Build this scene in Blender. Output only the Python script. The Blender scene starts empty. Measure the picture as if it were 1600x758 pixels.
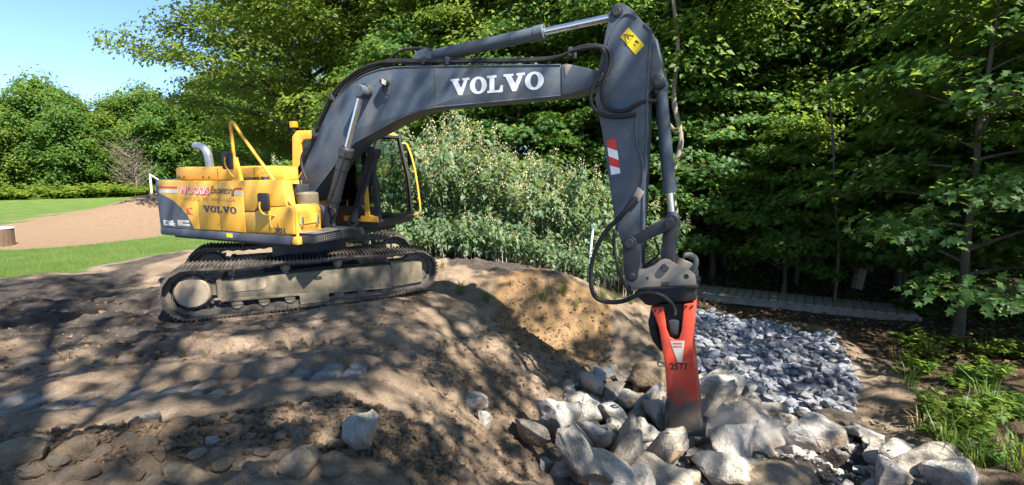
import bpy, bmesh, math, random
import numpy as np
from mathutils import Vector, Matrix

# ------------------------------------------------------------------ camera, sky, sun, exposure
sc = bpy.context.scene
COL = sc.collection
CAM_H, FPX, PITCH = 1.971, 770.0, math.radians(6.9)
cam_d = bpy.data.cameras.new('camera'); cam = bpy.data.objects.new('camera', cam_d); COL.objects.link(cam)
cam.location = (0, 0, CAM_H); cam.rotation_euler = (math.pi/2 - PITCH, 0, 0)
cam_d.sensor_width = 36.0; cam_d.lens = FPX/1600*36; cam_d.clip_end = 3000; cam_d.clip_start = .05
sc.camera = cam
SUN_EL, SUN_AZ = math.radians(49), math.radians(141)          # azimuth clockwise from +Y
TOSUN = Vector((math.sin(SUN_AZ)*math.cos(SUN_EL), math.cos(SUN_AZ)*math.cos(SUN_EL), math.sin(SUN_EL)))
world = bpy.data.worlds.new('World'); sc.world = world; world.use_nodes = True
wn = world.node_tree; bg = wn.nodes['Background']
sky = wn.nodes.new('ShaderNodeTexSky'); sky.sky_type = 'NISHITA'; sky.sun_disc = False
sky.sun_elevation = SUN_EL; sky.sun_rotation = SUN_AZ; sky.altitude = 2500; sky.air_density = 1.0; sky.dust_density = .0; sky.ozone_density = 5.0
wn.links.new(sky.outputs[0], bg.inputs[0]); bg.inputs[1].default_value = .08
sun_d = bpy.data.lights.new('sun', 'SUN'); sun_d.energy = 4.7; sun_d.angle = math.radians(.53); sun_d.color = (1, .93, .82)
sun = bpy.data.objects.new('sun', sun_d); COL.objects.link(sun)
sun.rotation_euler = (-TOSUN).to_track_quat('-Z', 'Y').to_euler(); sun.location = (10, -10, 20)
sc.view_settings.view_transform = 'Standard'; sc.view_settings.look = 'None'; sc.view_settings.gamma = 1
sc.view_settings.exposure = 1.95
sc.cycles.use_denoising = True
sc.cycles.max_bounces = 6; sc.cycles.diffuse_bounces = 3; sc.cycles.transparent_max_bounces = 12

rng = np.random.default_rng(7); random.seed(7)

# ------------------------------------------------------------------ helpers
def mk(name, V, F, mat=None, smooth=False):
    V = np.asarray(V, float); me = bpy.data.meshes.new(name)
    if isinstance(F, np.ndarray):
        n, k = F.shape
        me.vertices.add(len(V)); me.vertices.foreach_set('co', V.astype(np.float32).ravel())
        me.loops.add(n*k); me.loops.foreach_set('vertex_index', F.astype(np.int32).ravel())
        me.polygons.add(n); me.polygons.foreach_set('loop_start', np.arange(0, n*k, k, dtype=np.int32))
        me.update(calc_edges=True)
    else:
        me.from_pydata([tuple(v) for v in V], [], [tuple(int(i) for i in f) for f in F]); me.update()
    if mat: me.materials.append(mat)
    if smooth: me.polygons.foreach_set('use_smooth', np.ones(len(me.polygons), bool))
    return me
def attr(me, name, vals, domain='POINT'):
    a = me.attributes.new(name, 'FLOAT', domain); a.data.foreach_set('value', np.asarray(vals, np.float32))
def link(name, me, parent=None, loc=None, rot=None):
    o = bpy.data.objects.new(name, me); COL.objects.link(o)
    if parent: o.parent = parent
    if loc is not None: o.location = loc
    if rot is not None: o.rotation_euler = rot
    return o
def tag(o, label, cat, group=None, kind=None):
    o['label'] = label; o['category'] = cat
    if group: o['group'] = group
    if kind: o['kind'] = kind
    return o
def empty(name, loc=(0, 0, 0), rot=(0, 0, 0)):
    o = bpy.data.objects.new(name, None); COL.objects.link(o); o.location = loc; o.rotation_euler = rot; o.empty_display_size = .2
    return o
class MB:                                                     # collects shapes for ONE mesh
    def __init__(s): s.V = []; s.F = []
    def add(s, V, F):
        n = len(s.V); s.V += [tuple(v) for v in V]; s.F += [tuple(i+n for i in f) for f in F]; return s
    def box(s, a, b, bev=0.0):
        (x0, y0, z0), (x1, y1, z1) = a, b
        V = [(x0,y0,z0),(x1,y0,z0),(x1,y1,z0),(x0,y1,z0),(x0,y0,z1),(x1,y0,z1),(x1,y1,z1),(x0,y1,z1)]
        F = [(3,2,1,0),(4,5,6,7),(0,1,5,4),(1,2,6,5),(2,3,7,6),(3,0,4,7)]
        return s.bev(V, F, bev) if bev else s.add(V, F)
    def bev(s, V, F, off, seg=2):
        bm = bmesh.new(); vs = [bm.verts.new(v) for v in V]
        for f in F: bm.faces.new([vs[i] for i in f])
        bmesh.ops.recalc_face_normals(bm, faces=bm.faces)
        es = [e for e in bm.edges if len(e.link_faces) == 2 and e.calc_face_angle(0) > .5]
        bmesh.ops.bevel(bm, geom=es, offset=off, segments=seg, affect='EDGES', profile=.5, clamp_overlap=True)
        bm.verts.index_update()
        s.add([v.co[:] for v in bm.verts], [[v.index for v in f.verts] for f in bm.faces]); bm.free(); return s
    def prism(s, pts, v0, v1, bev=0.0):                         # outline in (u,w), extruded along v
        n = len(pts)
        V = [(u, v0, w) for u, w in pts] + [(u, v1, w) for u, w in pts]
        F = [tuple(range(n)), tuple(range(2*n-1, n-1, -1))] + [(i, i+n, (i+1) % n+n, (i+1) % n) for i in range(n)]
        if bev: return s.bev(V, F, bev)
        bm = bmesh.new(); vs = [bm.verts.new(v) for v in V]
        for f in F: bm.faces.new([vs[i] for i in f])
        bmesh.ops.recalc_face_normals(bm, faces=bm.faces); bmesh.ops.triangulate(bm, faces=[f for f in bm.faces if len(f.verts) > 4])
        bm.verts.index_update(); s.add([v.co[:] for v in bm.verts], [[v.index for v in f.verts] for f in bm.faces]); bm.free(); return s
    def tube(s, P, r, k=8, cap=True):
        V, F = tube(P, r, k, cap); return s.add(V, F)
    def cyl(s, a, b, r, k=20, bev=0.0):
        a, b = Vector(a), Vector(b); d = (b-a).normalized(); L = (b-a).length
        if bev: return s.tube([a, a+d*bev*.01, a+d*bev, b-d*bev, b-d*bev*.01, b], [r-bev, r-bev, r, r, r-bev, r-bev], k)
        return s.tube([a, b], [r, r], k)
    def mesh(s, name, mat, smooth=False):
        me = mk(name, s.V, s.F, mat)
        if smooth:
            me.polygons.foreach_set('use_smooth', np.ones(len(me.polygons), bool)); me.set_sharp_from_angle(angle=math.radians(38))
        return me
def tube(P, r, k=8, cap=True):
    P = np.asarray([tuple(p) for p in P], float); n = len(P)
    r = np.full(n, r, float) if np.isscalar(r) else np.asarray(r, float)
    t = np.gradient(P, axis=0); t /= np.linalg.norm(t, axis=1)[:, None]+1e-12
    up = np.array([0, 0, 1.0]) if abs(t[0, 2]) < .9 else np.array([0, 1.0, 0])
    N = np.zeros_like(P); b = np.cross(t[0], up); N[0] = b/np.linalg.norm(b)
    for i in range(1, n):
        v = N[i-1]-t[i]*np.dot(N[i-1], t[i]); N[i] = v/(np.linalg.norm(v)+1e-12)
    B = np.cross(t, N); a = np.linspace(0, 2*math.pi, k, endpoint=False)
    V = (P[:, None]+r[:, None, None]*(np.cos(a)[None, :, None]*N[:, None]+np.sin(a)[None, :, None]*B[:, None])).reshape(-1, 3)
    F = [(i*k+j, i*k+(j+1) % k, (i+1)*k+(j+1) % k, (i+1)*k+j) for i in range(n-1) for j in range(k)]
    if cap: F += [tuple(range(k-1, -1, -1)), tuple((n-1)*k+j for j in range(k))]
    return V, F
def smooth_path(P, m=6):
    P = [Vector(p) for p in P]; Q = [P[0]*2-P[1]]+P+[P[-1]*2-P[-2]]; out = []
    for i in range(1, len(Q)-2):
        for j in range(m):
            t = j/m; a, b, c, d = Q[i-1], Q[i], Q[i+1], Q[i+2]
            out.append(.5*((2*b)+(c-a)*t+(2*a-5*b+4*c-d)*t*t+(3*b-a-3*c+d)*t**3))
    out.append(P[-1]); return out
def vnoise(x, y, seed=0):                                      # smooth value noise, numpy
    def h(i, j):
        n = (i.astype(np.int64)*374761393+j.astype(np.int64)*668265263+seed*1442695041) & 0x7fffffff
        n = ((n ^ (n >> 13))*1274126177) & 0x7fffffff
        return ((n ^ (n >> 16)) & 0xffff)/65535.0
    xi, yi = np.floor(x), np.floor(y); fx, fy = x-xi, y-yi
    fx, fy = fx*fx*(3-2*fx), fy*fy*(3-2*fy)
    a, b, c, d = h(xi, yi), h(xi+1, yi), h(xi, yi+1), h(xi+1, yi+1)
    return (a*(1-fx)+b*fx)*(1-fy)+(c*(1-fx)+d*fx)*fy-.5
def fbm(x, y, s, oct=4, seed=0):
    o = 0; a = 1
    for i in range(oct): o = o+a*vnoise(x*s+i*17.3, y*s-i*9.1, seed+i); s *= 2.03; a *= .5
    return o

# ------------------------------------------------------------------ materials
def nodes(name):
    m = bpy.data.materials.new(name); m.use_nodes = True; nt = m.node_tree
    return m, nt, nt.nodes['Principled BSDF']
def ramp(nt, fac, stops):
    r = nt.nodes.new('ShaderNodeValToRGB'); cr = r.color_ramp
    while len(cr.elements) < len(stops): cr.elements.new(.5)
    for e, (p, c) in zip(cr.elements, stops): e.position = p; e.color = (*c, 1)
    nt.links.new(fac, r.inputs[0]); return r.outputs[0]
def noise(nt, scale, detail=4, rough=.55, coord='Object', stretch=None):
    tc = nt.nodes.new('ShaderNodeTexCoord'); n = nt.nodes.new('ShaderNodeTexNoise')
    n.inputs['Scale'].default_value = scale; n.inputs['Detail'].default_value = detail; n.inputs['Roughness'].default_value = rough
    src = tc.outputs[coord]
    if stretch:
        mp = nt.nodes.new('ShaderNodeMapping'); mp.inputs['Scale'].default_value = stretch; nt.links.new(src, mp.inputs[0]); src = mp.outputs[0]
    nt.links.new(src, n.inputs['Vector']); return n.outputs[0]
def bump(nt, b, height, strength=.4, dist=.02):
    n = nt.nodes.new('ShaderNodeBump'); n.inputs['Strength'].default_value = strength; n.inputs['Distance'].default_value = dist
    nt.links.new(height, n.inputs['Height']); nt.links.new(n.outputs[0], b.inputs['Normal']); return n
def mix(nt, fac, a, b, mode='MIX'):
    m = nt.nodes.new('ShaderNodeMix'); m.data_type = 'RGBA'; m.blend_type = mode
    for k, v in ((0, fac), (6, a), (7, b)):
        if isinstance(v, (int, float)): m.inputs[k].default_value = v
        elif isinstance(v, tuple): m.inputs[k].default_value = (*v, 1)
        else: nt.links.new(v, m.inputs[k])
    return m.outputs[2]
def attr_node(nt, name):
    a = nt.nodes.new('ShaderNodeAttribute'); a.attribute_name = name; return a.outputs['Fac']
def maprange(nt, v, a, b):
    m = nt.nodes.new('ShaderNodeMapRange'); m.inputs[1].default_value = a; m.inputs[2].default_value = b; nt.links.new(v, m.inputs[0]); return m.outputs[0]
def math_n(nt, op, a, b=None):
    m = nt.nodes.new('ShaderNodeMath'); m.operation = op
    for k, v in ((0, a), (1, b)):
        if v is None: continue
        if isinstance(v, (int, float)): m.inputs[k].default_value = v
        else: nt.links.new(v, m.inputs[k])
    return m.outputs[0]
def paint(name, col, rough=.45, dirt=(.20, .15, .10), amount=.5, scale=3.0, spec=.4, metal=0.0, low=None):
    m, nt, b = nodes(name)
    n = noise(nt, scale, 6, .65); n2 = noise(nt, scale*9, 3, .6)
    f = maprange(nt, n, .48, .82); f = math_n(nt, 'MULTIPLY', f, amount)
    var = mix(nt, n2, tuple(c*.86 for c in col), tuple(min(1, c*1.1) for c in col))
    c = mix(nt, f, var, dirt)
    nt.links.new(c, b.inputs['Base Color']); b.inputs['Metallic'].default_value = metal
    b.inputs['Specular IOR Level'].default_value = spec
    r = nt.nodes.new('ShaderNodeMapRange'); r.inputs[3].default_value = rough-.08; r.inputs[4].default_value = rough+.22
    nt.links.new(n, r.inputs[0]); nt.links.new(r.outputs[0], b.inputs['Roughness'])
    bump(nt, b, n2, .08, .004); return m
def leafmat(name, c0, c1, c2, trans=.56):
    m, nt, b = nodes(name); a = attr_node(nt, 'rnd')
    c = ramp(nt, a, [(0, c0), (.55, c1), (1, c2)])
    nt.links.new(c, b.inputs['Base Color']); b.inputs['Roughness'].default_value = .5; b.inputs['Specular IOR Level'].default_value = .35
    t = nt.nodes.new('ShaderNodeBsdfTranslucent')
    tc = mix(nt, .75, c, (.50, .62, .08), 'MIX'); tc = mix(nt, .62, c, tc)
    nt.links.new(tc, t.inputs[0]); mx = nt.nodes.new('ShaderNodeMixShader'); mx.inputs[0].default_value = trans
    nt.links.new(b.outputs[0], mx.inputs[1]); nt.links.new(t.outputs[0], mx.inputs[2])
    nt.links.new(mx.outputs[0], nt.nodes['Material Output'].inputs[0]); return m
def bark(name, c0, c1, s=9):
    m, nt, b = nodes(name); n = noise(nt, s, 6, .7, stretch=(1, 1, .22)); 
    nt.links.new(ramp(nt, n, [(.3, c0), (.7, c1)]), b.inputs['Base Color']); b.inputs['Roughness'].default_value = .9
    bump(nt, b, n, .7, .03); return m
def stone(name, c0, c1, c2, s=5.0, stain=(.25, .17, .10), st=.45):
    m, nt, b = nodes(name); n = noise(nt, s, 8, .7); n2 = noise(nt, s*.45, 3, .5); n3 = noise(nt, s*9, 4, .7)
    oi = nt.nodes.new('ShaderNodeObjectInfo')
    c = ramp(nt, n, [(.28, c0), (.5, c1), (.72, c2)])
    c = mix(nt, math_n(nt, 'MULTIPLY', maprange(nt, n2, .5, .68), st), c, stain)
    n4 = noise(nt, s*1.6, 5, .7, stretch=(1, .25, 1.9)); c = mix(nt, math_n(nt, 'MULTIPLY', maprange(nt, n4, .52, .68), .4), c, tuple(.45*q for q in c0)); bs = math_n(nt, 'MULTIPLY', n4, .8)
    c = mix(nt, .55, c, ramp(nt, oi.outputs['Random'], [(0, (.70, .56, .40)), (.35, (.95, .86, .74)), (.65, (.90, .92, .95)), (1, (1, 1, 1))]), 'MULTIPLY')
    nt.links.new(c, b.inputs['Base Color']); b.inputs['Roughness'].default_value = .88; b.inputs['Specular IOR Level'].default_value = .25
    bump(nt, b, math_n(nt, 'ADD', math_n(nt, 'ADD', n, bs), math_n(nt, 'MULTIPLY', n3, .35)), .9, .07); return m
def plain(name, col, rough=.6, metal=0, spec=.4):
    return paint(name, col, rough, tuple(c*.6 for c in col), .35, 6, spec, metal)
M = {}
M['yellow'] = paint('yellow_paint', (.68, .36, .045), .42, (.42, .28, .12), .4, 2.2)
M['boomgrey'] = paint('slate_grey_paint', (.058, .078, .104), .45, (.17, .15, .125), .65, 3.2)
M['bluegrey'] = paint('dark_blue_grey_paint', (.060, .075, .105), .45, (.20, .17, .14), .5, 2.5)
M['darkgrey'] = paint('charcoal_paint', (.028, .032, .040), .5, (.11, .09, .07), .4, 3)
M['black'] = paint('black_rubber', (.012, .012, .014), .55, (.07, .06, .05), .35, 5)
M['track'] = paint('worn_track_steel', (.10, .088, .078), .5, (.27, .20, .14), .95, 3.4, .5, .35)
M['frame'] = paint('muddy_frame_steel', (.135, .115, .082), .75, (.31, .235, .155), 1.0, 4.5)
M['mud'] = paint('dried_mud', (.30, .24, .175), .85, (.15, .115, .085), .9, 7)
M['chrome'] = paint('chrome_rod', (.75, .76, .78), .16, (.45, .42, .38), .2, 4, .6, .95)
M['steel'] = paint('scuffed_coupler_steel', (.24, .215, .185), .55, (.09, .075, .06), .8, 5, .5, .25)
M['exhaust'] = paint('exhaust_steel', (.30, .33, .38), .35, (.12, .11, .1), .4, 6, .5, .6)
M['orange'] = paint('amber_lens', (.9, .22, .01), .25, (.5, .12, .01), .2, 8)
M['white'] = paint('white_lettering', (.78, .80, .82), .5, (.45, .42, .38), .35, 9)
M['navy'] = paint('navy_lettering', (.035, .042, .075), .5, (.12, .09, .06), .4, 9)
M['pink'] = paint('crimson_lettering', (.62, .045, .11), .5, (.45, .2, .12), .3, 9)
M['palepink'] = paint('pale_pink_lettering', (.74, .50, .54), .5, (.55, .3, .25), .4, 9)
M['redstripe'] = paint('faded_red_stripe', (.50, .07, .06), .5, (.45, .25, .12), .5, 9)
M['silver'] = paint('silver_stripe', (.52, .50, .44), .5, (.45, .30, .12), .5, 9)
M['faint'] = paint('faded_lettering', (.42, .24, .05), .5, (.34, .2, .06), .5, 9)
M['warn'] = paint('warning_yellow', (.78, .58, .02), .45, (.5, .38, .1), .3, 12)
M['sigred'] = paint('signal_red', (.60, .035, .03), .5, (.35, .1, .08), .35, 12)
M['seat'] = plain('seat_fabric', (.03, .032, .038), .8)
M['wood'] = None
m, nt, b = nodes('hammer_red'); tc = nt.nodes.new('ShaderNodeTexCoord'); sx = nt.nodes.new('ShaderNodeSeparateXYZ'); nt.links.new(tc.outputs['Object'], sx.inputs[0])
n = noise(nt, 11, 8, .75, stretch=(1, 1, .55)); n2 = noise(nt, 30, 4, .6)
g = math_n(nt, 'ADD', maprange(nt, sx.outputs[2], -.15, -1.05), math_n(nt, 'MULTIPLY', math_n(nt, 'SUBTRACT', n, .5), 1.6))
c = mix(nt, maprange(nt, g, .50, .66), mix(nt, n2, (.47, .040, .018), (.58, .062, .026)), mix(nt, n, (.035, .03, .028), (.17, .14, .11)))
c = mix(nt, math_n(nt, 'MULTIPLY', maprange(nt, noise(nt, 3.5, 6, .7), .48, .8), .3), c, (.30, .20, .15)); nt.links.new(c, b.inputs['Base Color']); b.inputs['Roughness'].default_value = .6; bump(nt, b, n2, .15, .005); M['hammer'] = m
m, nt, b = nodes('cab_glass'); out = nt.nodes['Material Output']; tr = nt.nodes.new('ShaderNodeBsdfTransparent'); tr.inputs[0].default_value = (.72, .80, .78, 1)
gl = nt.nodes.new('ShaderNodeBsdfGlossy'); gl.inputs['Roughness'].default_value = .03; fr = nt.nodes.new('ShaderNodeFresnel'); fr.inputs[0].default_value = 1.5
mx = nt.nodes.new('ShaderNodeMixShader'); nt.links.new(fr.outputs[0], mx.inputs[0]); nt.links.new(tr.outputs[0], mx.inputs[1]); nt.links.new(gl.outputs[0], mx.inputs[2]); nt.links.new(mx.outputs[0], out.inputs[0]); M['glass'] = m
M['leafA'] = leafmat('leaf_mid_green', (.028, .078, .014), (.060, .140, .020), (.115, .200, .030))
M['leafB'] = leafmat('leaf_maple_green', (.030, .088, .026), (.060, .150, .036), (.110, .205, .042))
M['leafC'] = leafmat('leaf_yellow_green', (.050, .098, .014), (.092, .160, .020), (.180, .225, .035))
M['leafD'] = leafmat('leaf_grey_green', (.045, .095, .055), (.085, .150, .085), (.160, .225, .130), .35)
M['flower'] = leafmat('cream_panicles', (.30, .30, .16), (.48, .46, .27), (.66, .62, .40), .3)
M['grass'] = leafmat('grass_blades', (.045, .090, .015), (.075, .150, .022), (.150, .200, .040), .3)
M['dry'] = leafmat('dry_stems', (.16, .11, .06), (.26, .19, .10), (.36, .28, .17), .1)
M['cane'] = bark('pale_canes', (.24, .25, .17), (.46, .44, .33))
M['litterleaf'] = leafmat('dead_leaves', (.06, .035, .02), (.14, .08, .045), (.26, .17, .10), .1)
M['bark'] = bark('grey_brown_bark', (.035, .028, .022), (.12, .10, .08))
M['bark2'] = bark('dead_brush', (.11, .085, .065), (.22, .175, .14))
M['barkpale'] = bark('pale_dead_bark', (.14, .115, .095), (.32, .27, .23))
M['granite'] = stone('broken_granite', (.23, .215, .195), (.41, .39, .355), (.60, .575, .53), 3.2, (.34, .235, .14), .85)
M['cobble'] = stone('tan_fieldstone', (.20, .15, .105), (.35, .28, .20), (.48, .40, .31), 7.0, (.25, .185, .125), .8)
M['clod'] = stone('earth_clods', (.10, .075, .052), (.19, .14, .10), (.30, .235, .17), 6.0, (.13, .09, .06), .6)
M['riprap'] = stone('blue_grey_riprap', (.205, .22, .265), (.325, .345, .40), (.46, .48, .53), 5.0, (.26, .24, .22), .2)
M['wood'] = bark('weathered_board', (.16, .14, .11), (.30, .27, .22), 6)

# ground: earth with lawn, loam, forest litter and damp mud by point attributes
m, nt, b = nodes('earth'); nA = noise(nt, .9, 8, .62); nB = noise(nt, 6, 8, .7); nC = noise(nt, 38, 5, .7); nD = noise(nt, 150, 3, .6)
dirt = ramp(nt, math_n(nt, 'ADD', math_n(nt, 'MULTIPLY', nA, .55), math_n(nt, 'MULTIPLY', nB, .45)), [(.32, (.125, .088, .060)), (.46, (.245, .182, .128)), (.60, (.350, .272, .198)), (.75, (.450, .362, .275))])
dirt = mix(nt, .5, dirt, ramp(nt, nC, [(.3, (.5, .5, .5)), (.7, (1.25, 1.22, 1.2))]), 'MULTIPLY')
sand = ramp(nt, nB, [(.3, (.20, .122, .060)), (.7, (.35, .228, .115))])
mud = ramp(nt, nB, [(.3, (.038, .030, .026)), (.7, (.125, .105, .09))])
clayc = ramp(nt, nB, [(.3, (.22, .21, .205)), (.7, (.37, .35, .335))])
lawn = ramp(nt, math_n(nt, 'ADD', math_n(nt, 'MULTIPLY', nA, .6), math_n(nt, 'MULTIPLY', nC, .4)), [(.34, (.050, .100, .018)), (.52, (.095, .155, .030)), (.68, (.175, .200, .060))])
loam = ramp(nt, nB, [(.3, (.20, .132, .082)), (.7, (.285, .20, .13))])
litter = ramp(nt, math_n(nt, 'ADD', math_n(nt, 'MULTIPLY', nB, .4), math_n(nt, 'MULTIPLY', nC, .6)), [(.36, (.028, .018, .012)), (.52, (.085, .055, .036)), (.66, (.21, .15, .10))])
c = dirt
for nm, colr in (('sand', sand), ('mud', mud), ('clay', clayc), ('lawn', lawn), ('loam', loam), ('litter', litter)):
    f = math_n(nt, 'ADD', attr_node(nt, nm), math_n(nt, 'MULTIPLY', math_n(nt, 'SUBTRACT', nB, .5), .9))
    c = mix(nt, maprange(nt, f, .38, .62), c, colr)
nt.links.new(c, b.inputs['Base Color']); b.inputs['Roughness'].default_value = .93; b.inputs['Specular IOR Level'].default_value = .2
bump(nt, b, math_n(nt, 'ADD', nB, math_n(nt, 'ADD', math_n(nt, 'MULTIPLY', nC, .7), math_n(nt, 'MULTIPLY', nD, .35))), .95, .06); M['earth'] = m

# ------------------------------------------------------------------ survey: sight lines to points on the ground
cp, sp = math.cos(PITCH), math.sin(PITCH)
def sight(px, py):
    x, y, z = (px-800)/FPX, 1.0, -(py-379)/FPX
    return np.array([x, y*cp+z*sp, -y*sp+z*cp])
def on_z(px, py, z):
    d = sight(px, py); s = (z-CAM_H)/d[2]; return d[0]*s, d[1]*s
CTRL = [  # sight line, level of the ground there
 (0,758,.16),(150,758,.18),(300,758,.16),(450,758,.10),(560,758,.02),(0,660,.10),(200,660,.10),(400,660,.08),(540,660,.0),
 (0,590,.02),(200,590,.02),(400,590,.02),(540,590,.0),(610,600,-.10),(0,500,-.05),(150,480,-.05),(200,520,-.04),(0,440,.0),(150,425,.0),(300,520,-.06),
 (310,500,-.07),(450,487,-.045),(600,465,.02),(500,530,-.03),(600,500,.0),(640,520,-.08),(690,440,.05),(720,470,-.06),(650,460,.03),
 (760,402,.12),(700,392,.15),(830,430,.0),(790,446,.0),(840,452,-.02),(885,458,-.10),(930,470,-.30),(990,490,-.70),
 (690,560,-.32),(650,640,-.30),(640,720,-.28),(720,640,-.58),(740,720,-.75),(760,560,-.62),(800,505,-.52),(850,510,-.66),(905,524,-.82),(820,570,-.85),(800,650,-1.0),(820,740,-1.15),
 (880,560,-.95),(950,545,-1.02),(960,600,-1.3),(870,640,-1.3),(900,700,-1.48),(960,740,-1.56),(1000,650,-1.55),(1060,600,-1.42),(1080,715,-1.66),(1060,758,-1.62),(1180,700,-1.62),(1200,758,-1.55),
 (1090,505,-1.18),(1200,515,-1.2),(1300,560,-1.3),(1335,640,-1.42),(1150,570,-1.3),(1150,630,-1.45),(1250,650,-1.52),(1020,540,-1.1),
 (1400,580,-1.28),(1380,650,-1.36),(1450,700,-1.25),(1330,720,-1.5),(1400,758,-1.4),(1520,758,-1.1),(1600,700,-1.0),(1600,600,-1.0),(1500,600,-1.12),(1480,520,-1.1),(1600,500,-.95),
 (1100,470,-1.15),(1280,492,-1.17),(1100,440,-1.05),(1250,450,-1.02),(1420,470,-1.05),(1000,440,-.75),(1080,410,-.85),(1200,415,-.75),(1400,425,-.8),(1550,440,-.8),
 (1100,385,-.35),(1300,385,-.3),(1500,390,-.3),(900,400,.0)]
CW = [(-3.5,12,.12),(-6,11,.0),(-1,15,.25),(3,17,.1),(0,22,.5),(10,26,.4),(18,18,.1),(25,12,-.3),(14,6,-.8),(9,2,-.7),(4,1.5,-1.0),(2,2,-.8),(0,0,.36),(-2,0,.36),(3,-2,.2),(0,-8,.5),(-8,0,.2),(-8,4,.08),(-12,8,.0),(-15,15,.0),(-25,22,.05),(-30,10,.0),(-45,40,.15),(-40,60,.45),(-75,90,.9),(-20,45,.6),(0,50,1.2),(30,45,1.2),(-130,130,1.5),(0,150,3),(120,120,3),(60,20,.5),(30,-20,.5),(-40,-30,.3),(-100,20,.0),(150,-50,1),(-150,-60,0)]
cx = np.array([(*on_z(a, b_, z), z) for a, b_, z in CTRL]+CW, float)
def phi(x, y): return np.sqrt((x[:, None]-cx[None, :, 0])**2+(y[:, None]-cx[None, :, 1])**2+.30**2)
nC_ = len(cx); A = np.zeros((nC_+3, nC_+3)); A[:nC_, :nC_] = phi(cx[:, 0], cx[:, 1])-np.eye(nC_)*.02
A[:nC_, nC_:] = np.c_[np.ones(nC_), cx[:, :2]]; A[nC_:, :nC_] = A[:nC_, nC_:].T
wts = np.linalg.solve(A, np.r_[cx[:, 2], 0, 0, 0])
def sstep(a, b_, x): t = np.clip((x-a)/(b_-a), 0, 1); return t*t*(3-2*t)
LOAM = np.array([on_z(*p) for p in [(0,392,.0),(110,386,.0),(255,374,.0)]]+[(-12.5,17.5),(-17,33),(-26,36),(-26.5,30),(-21.5,19.5)])
def inpoly(x, y, P):
    ins = np.zeros(x.shape, bool); j = len(P)-1
    for i in range(len(P)):
        (xi, yi), (xj, yj) = P[i], P[j]
        ins ^= ((yi > y) != (yj > y)) & (x < (xj-xi)*(y-yi)/(yj-yi+1e-12)+xi); j = i
    return ins
def polydist(x, y, P):
    d = np.full(x.shape, 1e9)
    for i in range(len(P)):
        a, b_ = P[i], P[(i+1) % len(P)]; e = b_-a; t = np.clip(((x-a[0])*e[0]+(y-a[1])*e[1])/(e@e), 0, 1)
        d = np.minimum(d, np.hypot(x-a[0]-t*e[0], y-a[1]-t*e[1]))
    return np.where(inpoly(x, y, P), d, -d)
def base_h(x, y):
    x = np.atleast_1d(np.asarray(x, float)); y = np.atleast_1d(np.asarray(y, float)); out = np.zeros(len(x))
    for i in range(0, len(x), 40000):
        xs, ys = x[i:i+40000], y[i:i+40000]
        out[i:i+40000] = phi(xs, ys)@wts[:nC_]+wts[nC_]+wts[nC_+1]*xs+wts[nC_+2]*ys
    ld = polydist(x, y, LOAM); out += 1.45*sstep(0, 6.0, ld)*sstep(14, 30, y+.0*x)
    return out
def ground(x, y): return base_h(x, y)
def spot(px, py):                                              # where that sight line meets the ground
    d = sight(px, py); s = np.linspace(1.5, 60, 1200); z = CAM_H+d[2]*s-ground(d[0]*s, d[1]*s)
    k = int(np.argmax(z < 0)); 
    if z[k] >= 0: k = len(s)-1
    a, b_ = s[k-1], s[k]
    for _ in range(12):
        m_ = .5*(a+b_)
        if CAM_H+d[2]*m_-ground(d[0]*m_, d[1]*m_)[0] < 0: b_ = m_
        else: a = m_
    return np.array([d[0]*b_, d[1]*b_, CAM_H+d[2]*b_])

# ------------------------------------------------------------------ ground sheet
def axis(lo, hi, step, far0, far1, g=1.12):
    c = list(np.arange(lo, hi, step)); s = step; v = hi
    while v < far1: c.append(v); s *= g; v += s
    s = step; v = lo-step
    while v > far0: c.insert(0, v); s *= g; v -= s
    return np.array(c)
gx = axis(-7.5, 4.2, .03, -900, 900); gy = axis(2.3, 8.6, .03, -300, 1200)
X, Y = np.meshgrid(gx, gy); xf, yf = X.ravel(), Y.ravel(); Z = base_h(xf, yf)
lawnP = np.array([on_z(*p) for p in [(-200,452,0),(0,436,0),(120,425,0),(220,405,0),(300,392,0)]]+[(-5.5,14.5),(-9,30),(-14,60),(-60,140),(-700,700),(-800,200),(-60,11.2)])
lawn_d = polydist(xf, yf, lawnP)+1.2*fbm(xf, yf, .6, 3, 5)*sstep(30, 10, yf)*.8
loam_d = polydist(xf, yf, LOAM)+.5*fbm(xf, yf, .8, 3, 9)
loam = sstep(-.15, .3, loam_d); lawn_m = sstep(-.5, .5, lawn_d)*(1-loam)
P0, P1, P2 = [np.array(on_z(*p)) for p in ((760,400,.1), (960,470,-.5), (1095,492,-1.15))]
forestP = np.array([(-7, 14.5), tuple(P0), tuple(P1), tuple(P2)]+[on_z(*p) for p in ((1290,512,-1.2),(1360,560,-1.28),(1440,640,-1.25),(1500,720,-1.15),(1640,800,-.9))]+[(12, 0), (14, -40), (400, -40), (400, 300), (-30, 300), (-10, 40)])
fd = polydist(xf, yf, forestP)+.6*fbm(xf, yf, .9, 3, 3); litter = sstep(-.2, .6, fd)
bankP = np.array([on_z(*p) for p in ((780,440,0),(880,455,-.15),(980,500,-.8),(940,545,-1),(860,560,-.9),(780,520,-.5))])
sand = sstep(-.3, .25, polydist(xf, yf, bankP)+.35*fbm(xf, yf, 1.5, 3, 21))*.9
mudP = np.array([on_z(*p) for p in ((-150,460,0),(60,440,0),(240,400,0),(300,395,0),(250,440,0),(330,505,-.05),(250,560,0),(60,540,0),(-150,520,0))])
mudm = sstep(-.5, .5, polydist(xf, yf, mudP)+1.2*fbm(xf, yf, 1.1, 4, 31))*.85
pitP = np.array([on_z(*p) for p in ((1120,650,-1.5),(1330,640,-1.45),(1420,740,-1.4),(1300,800,-1.5),(1150,760,-1.55))])
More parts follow.
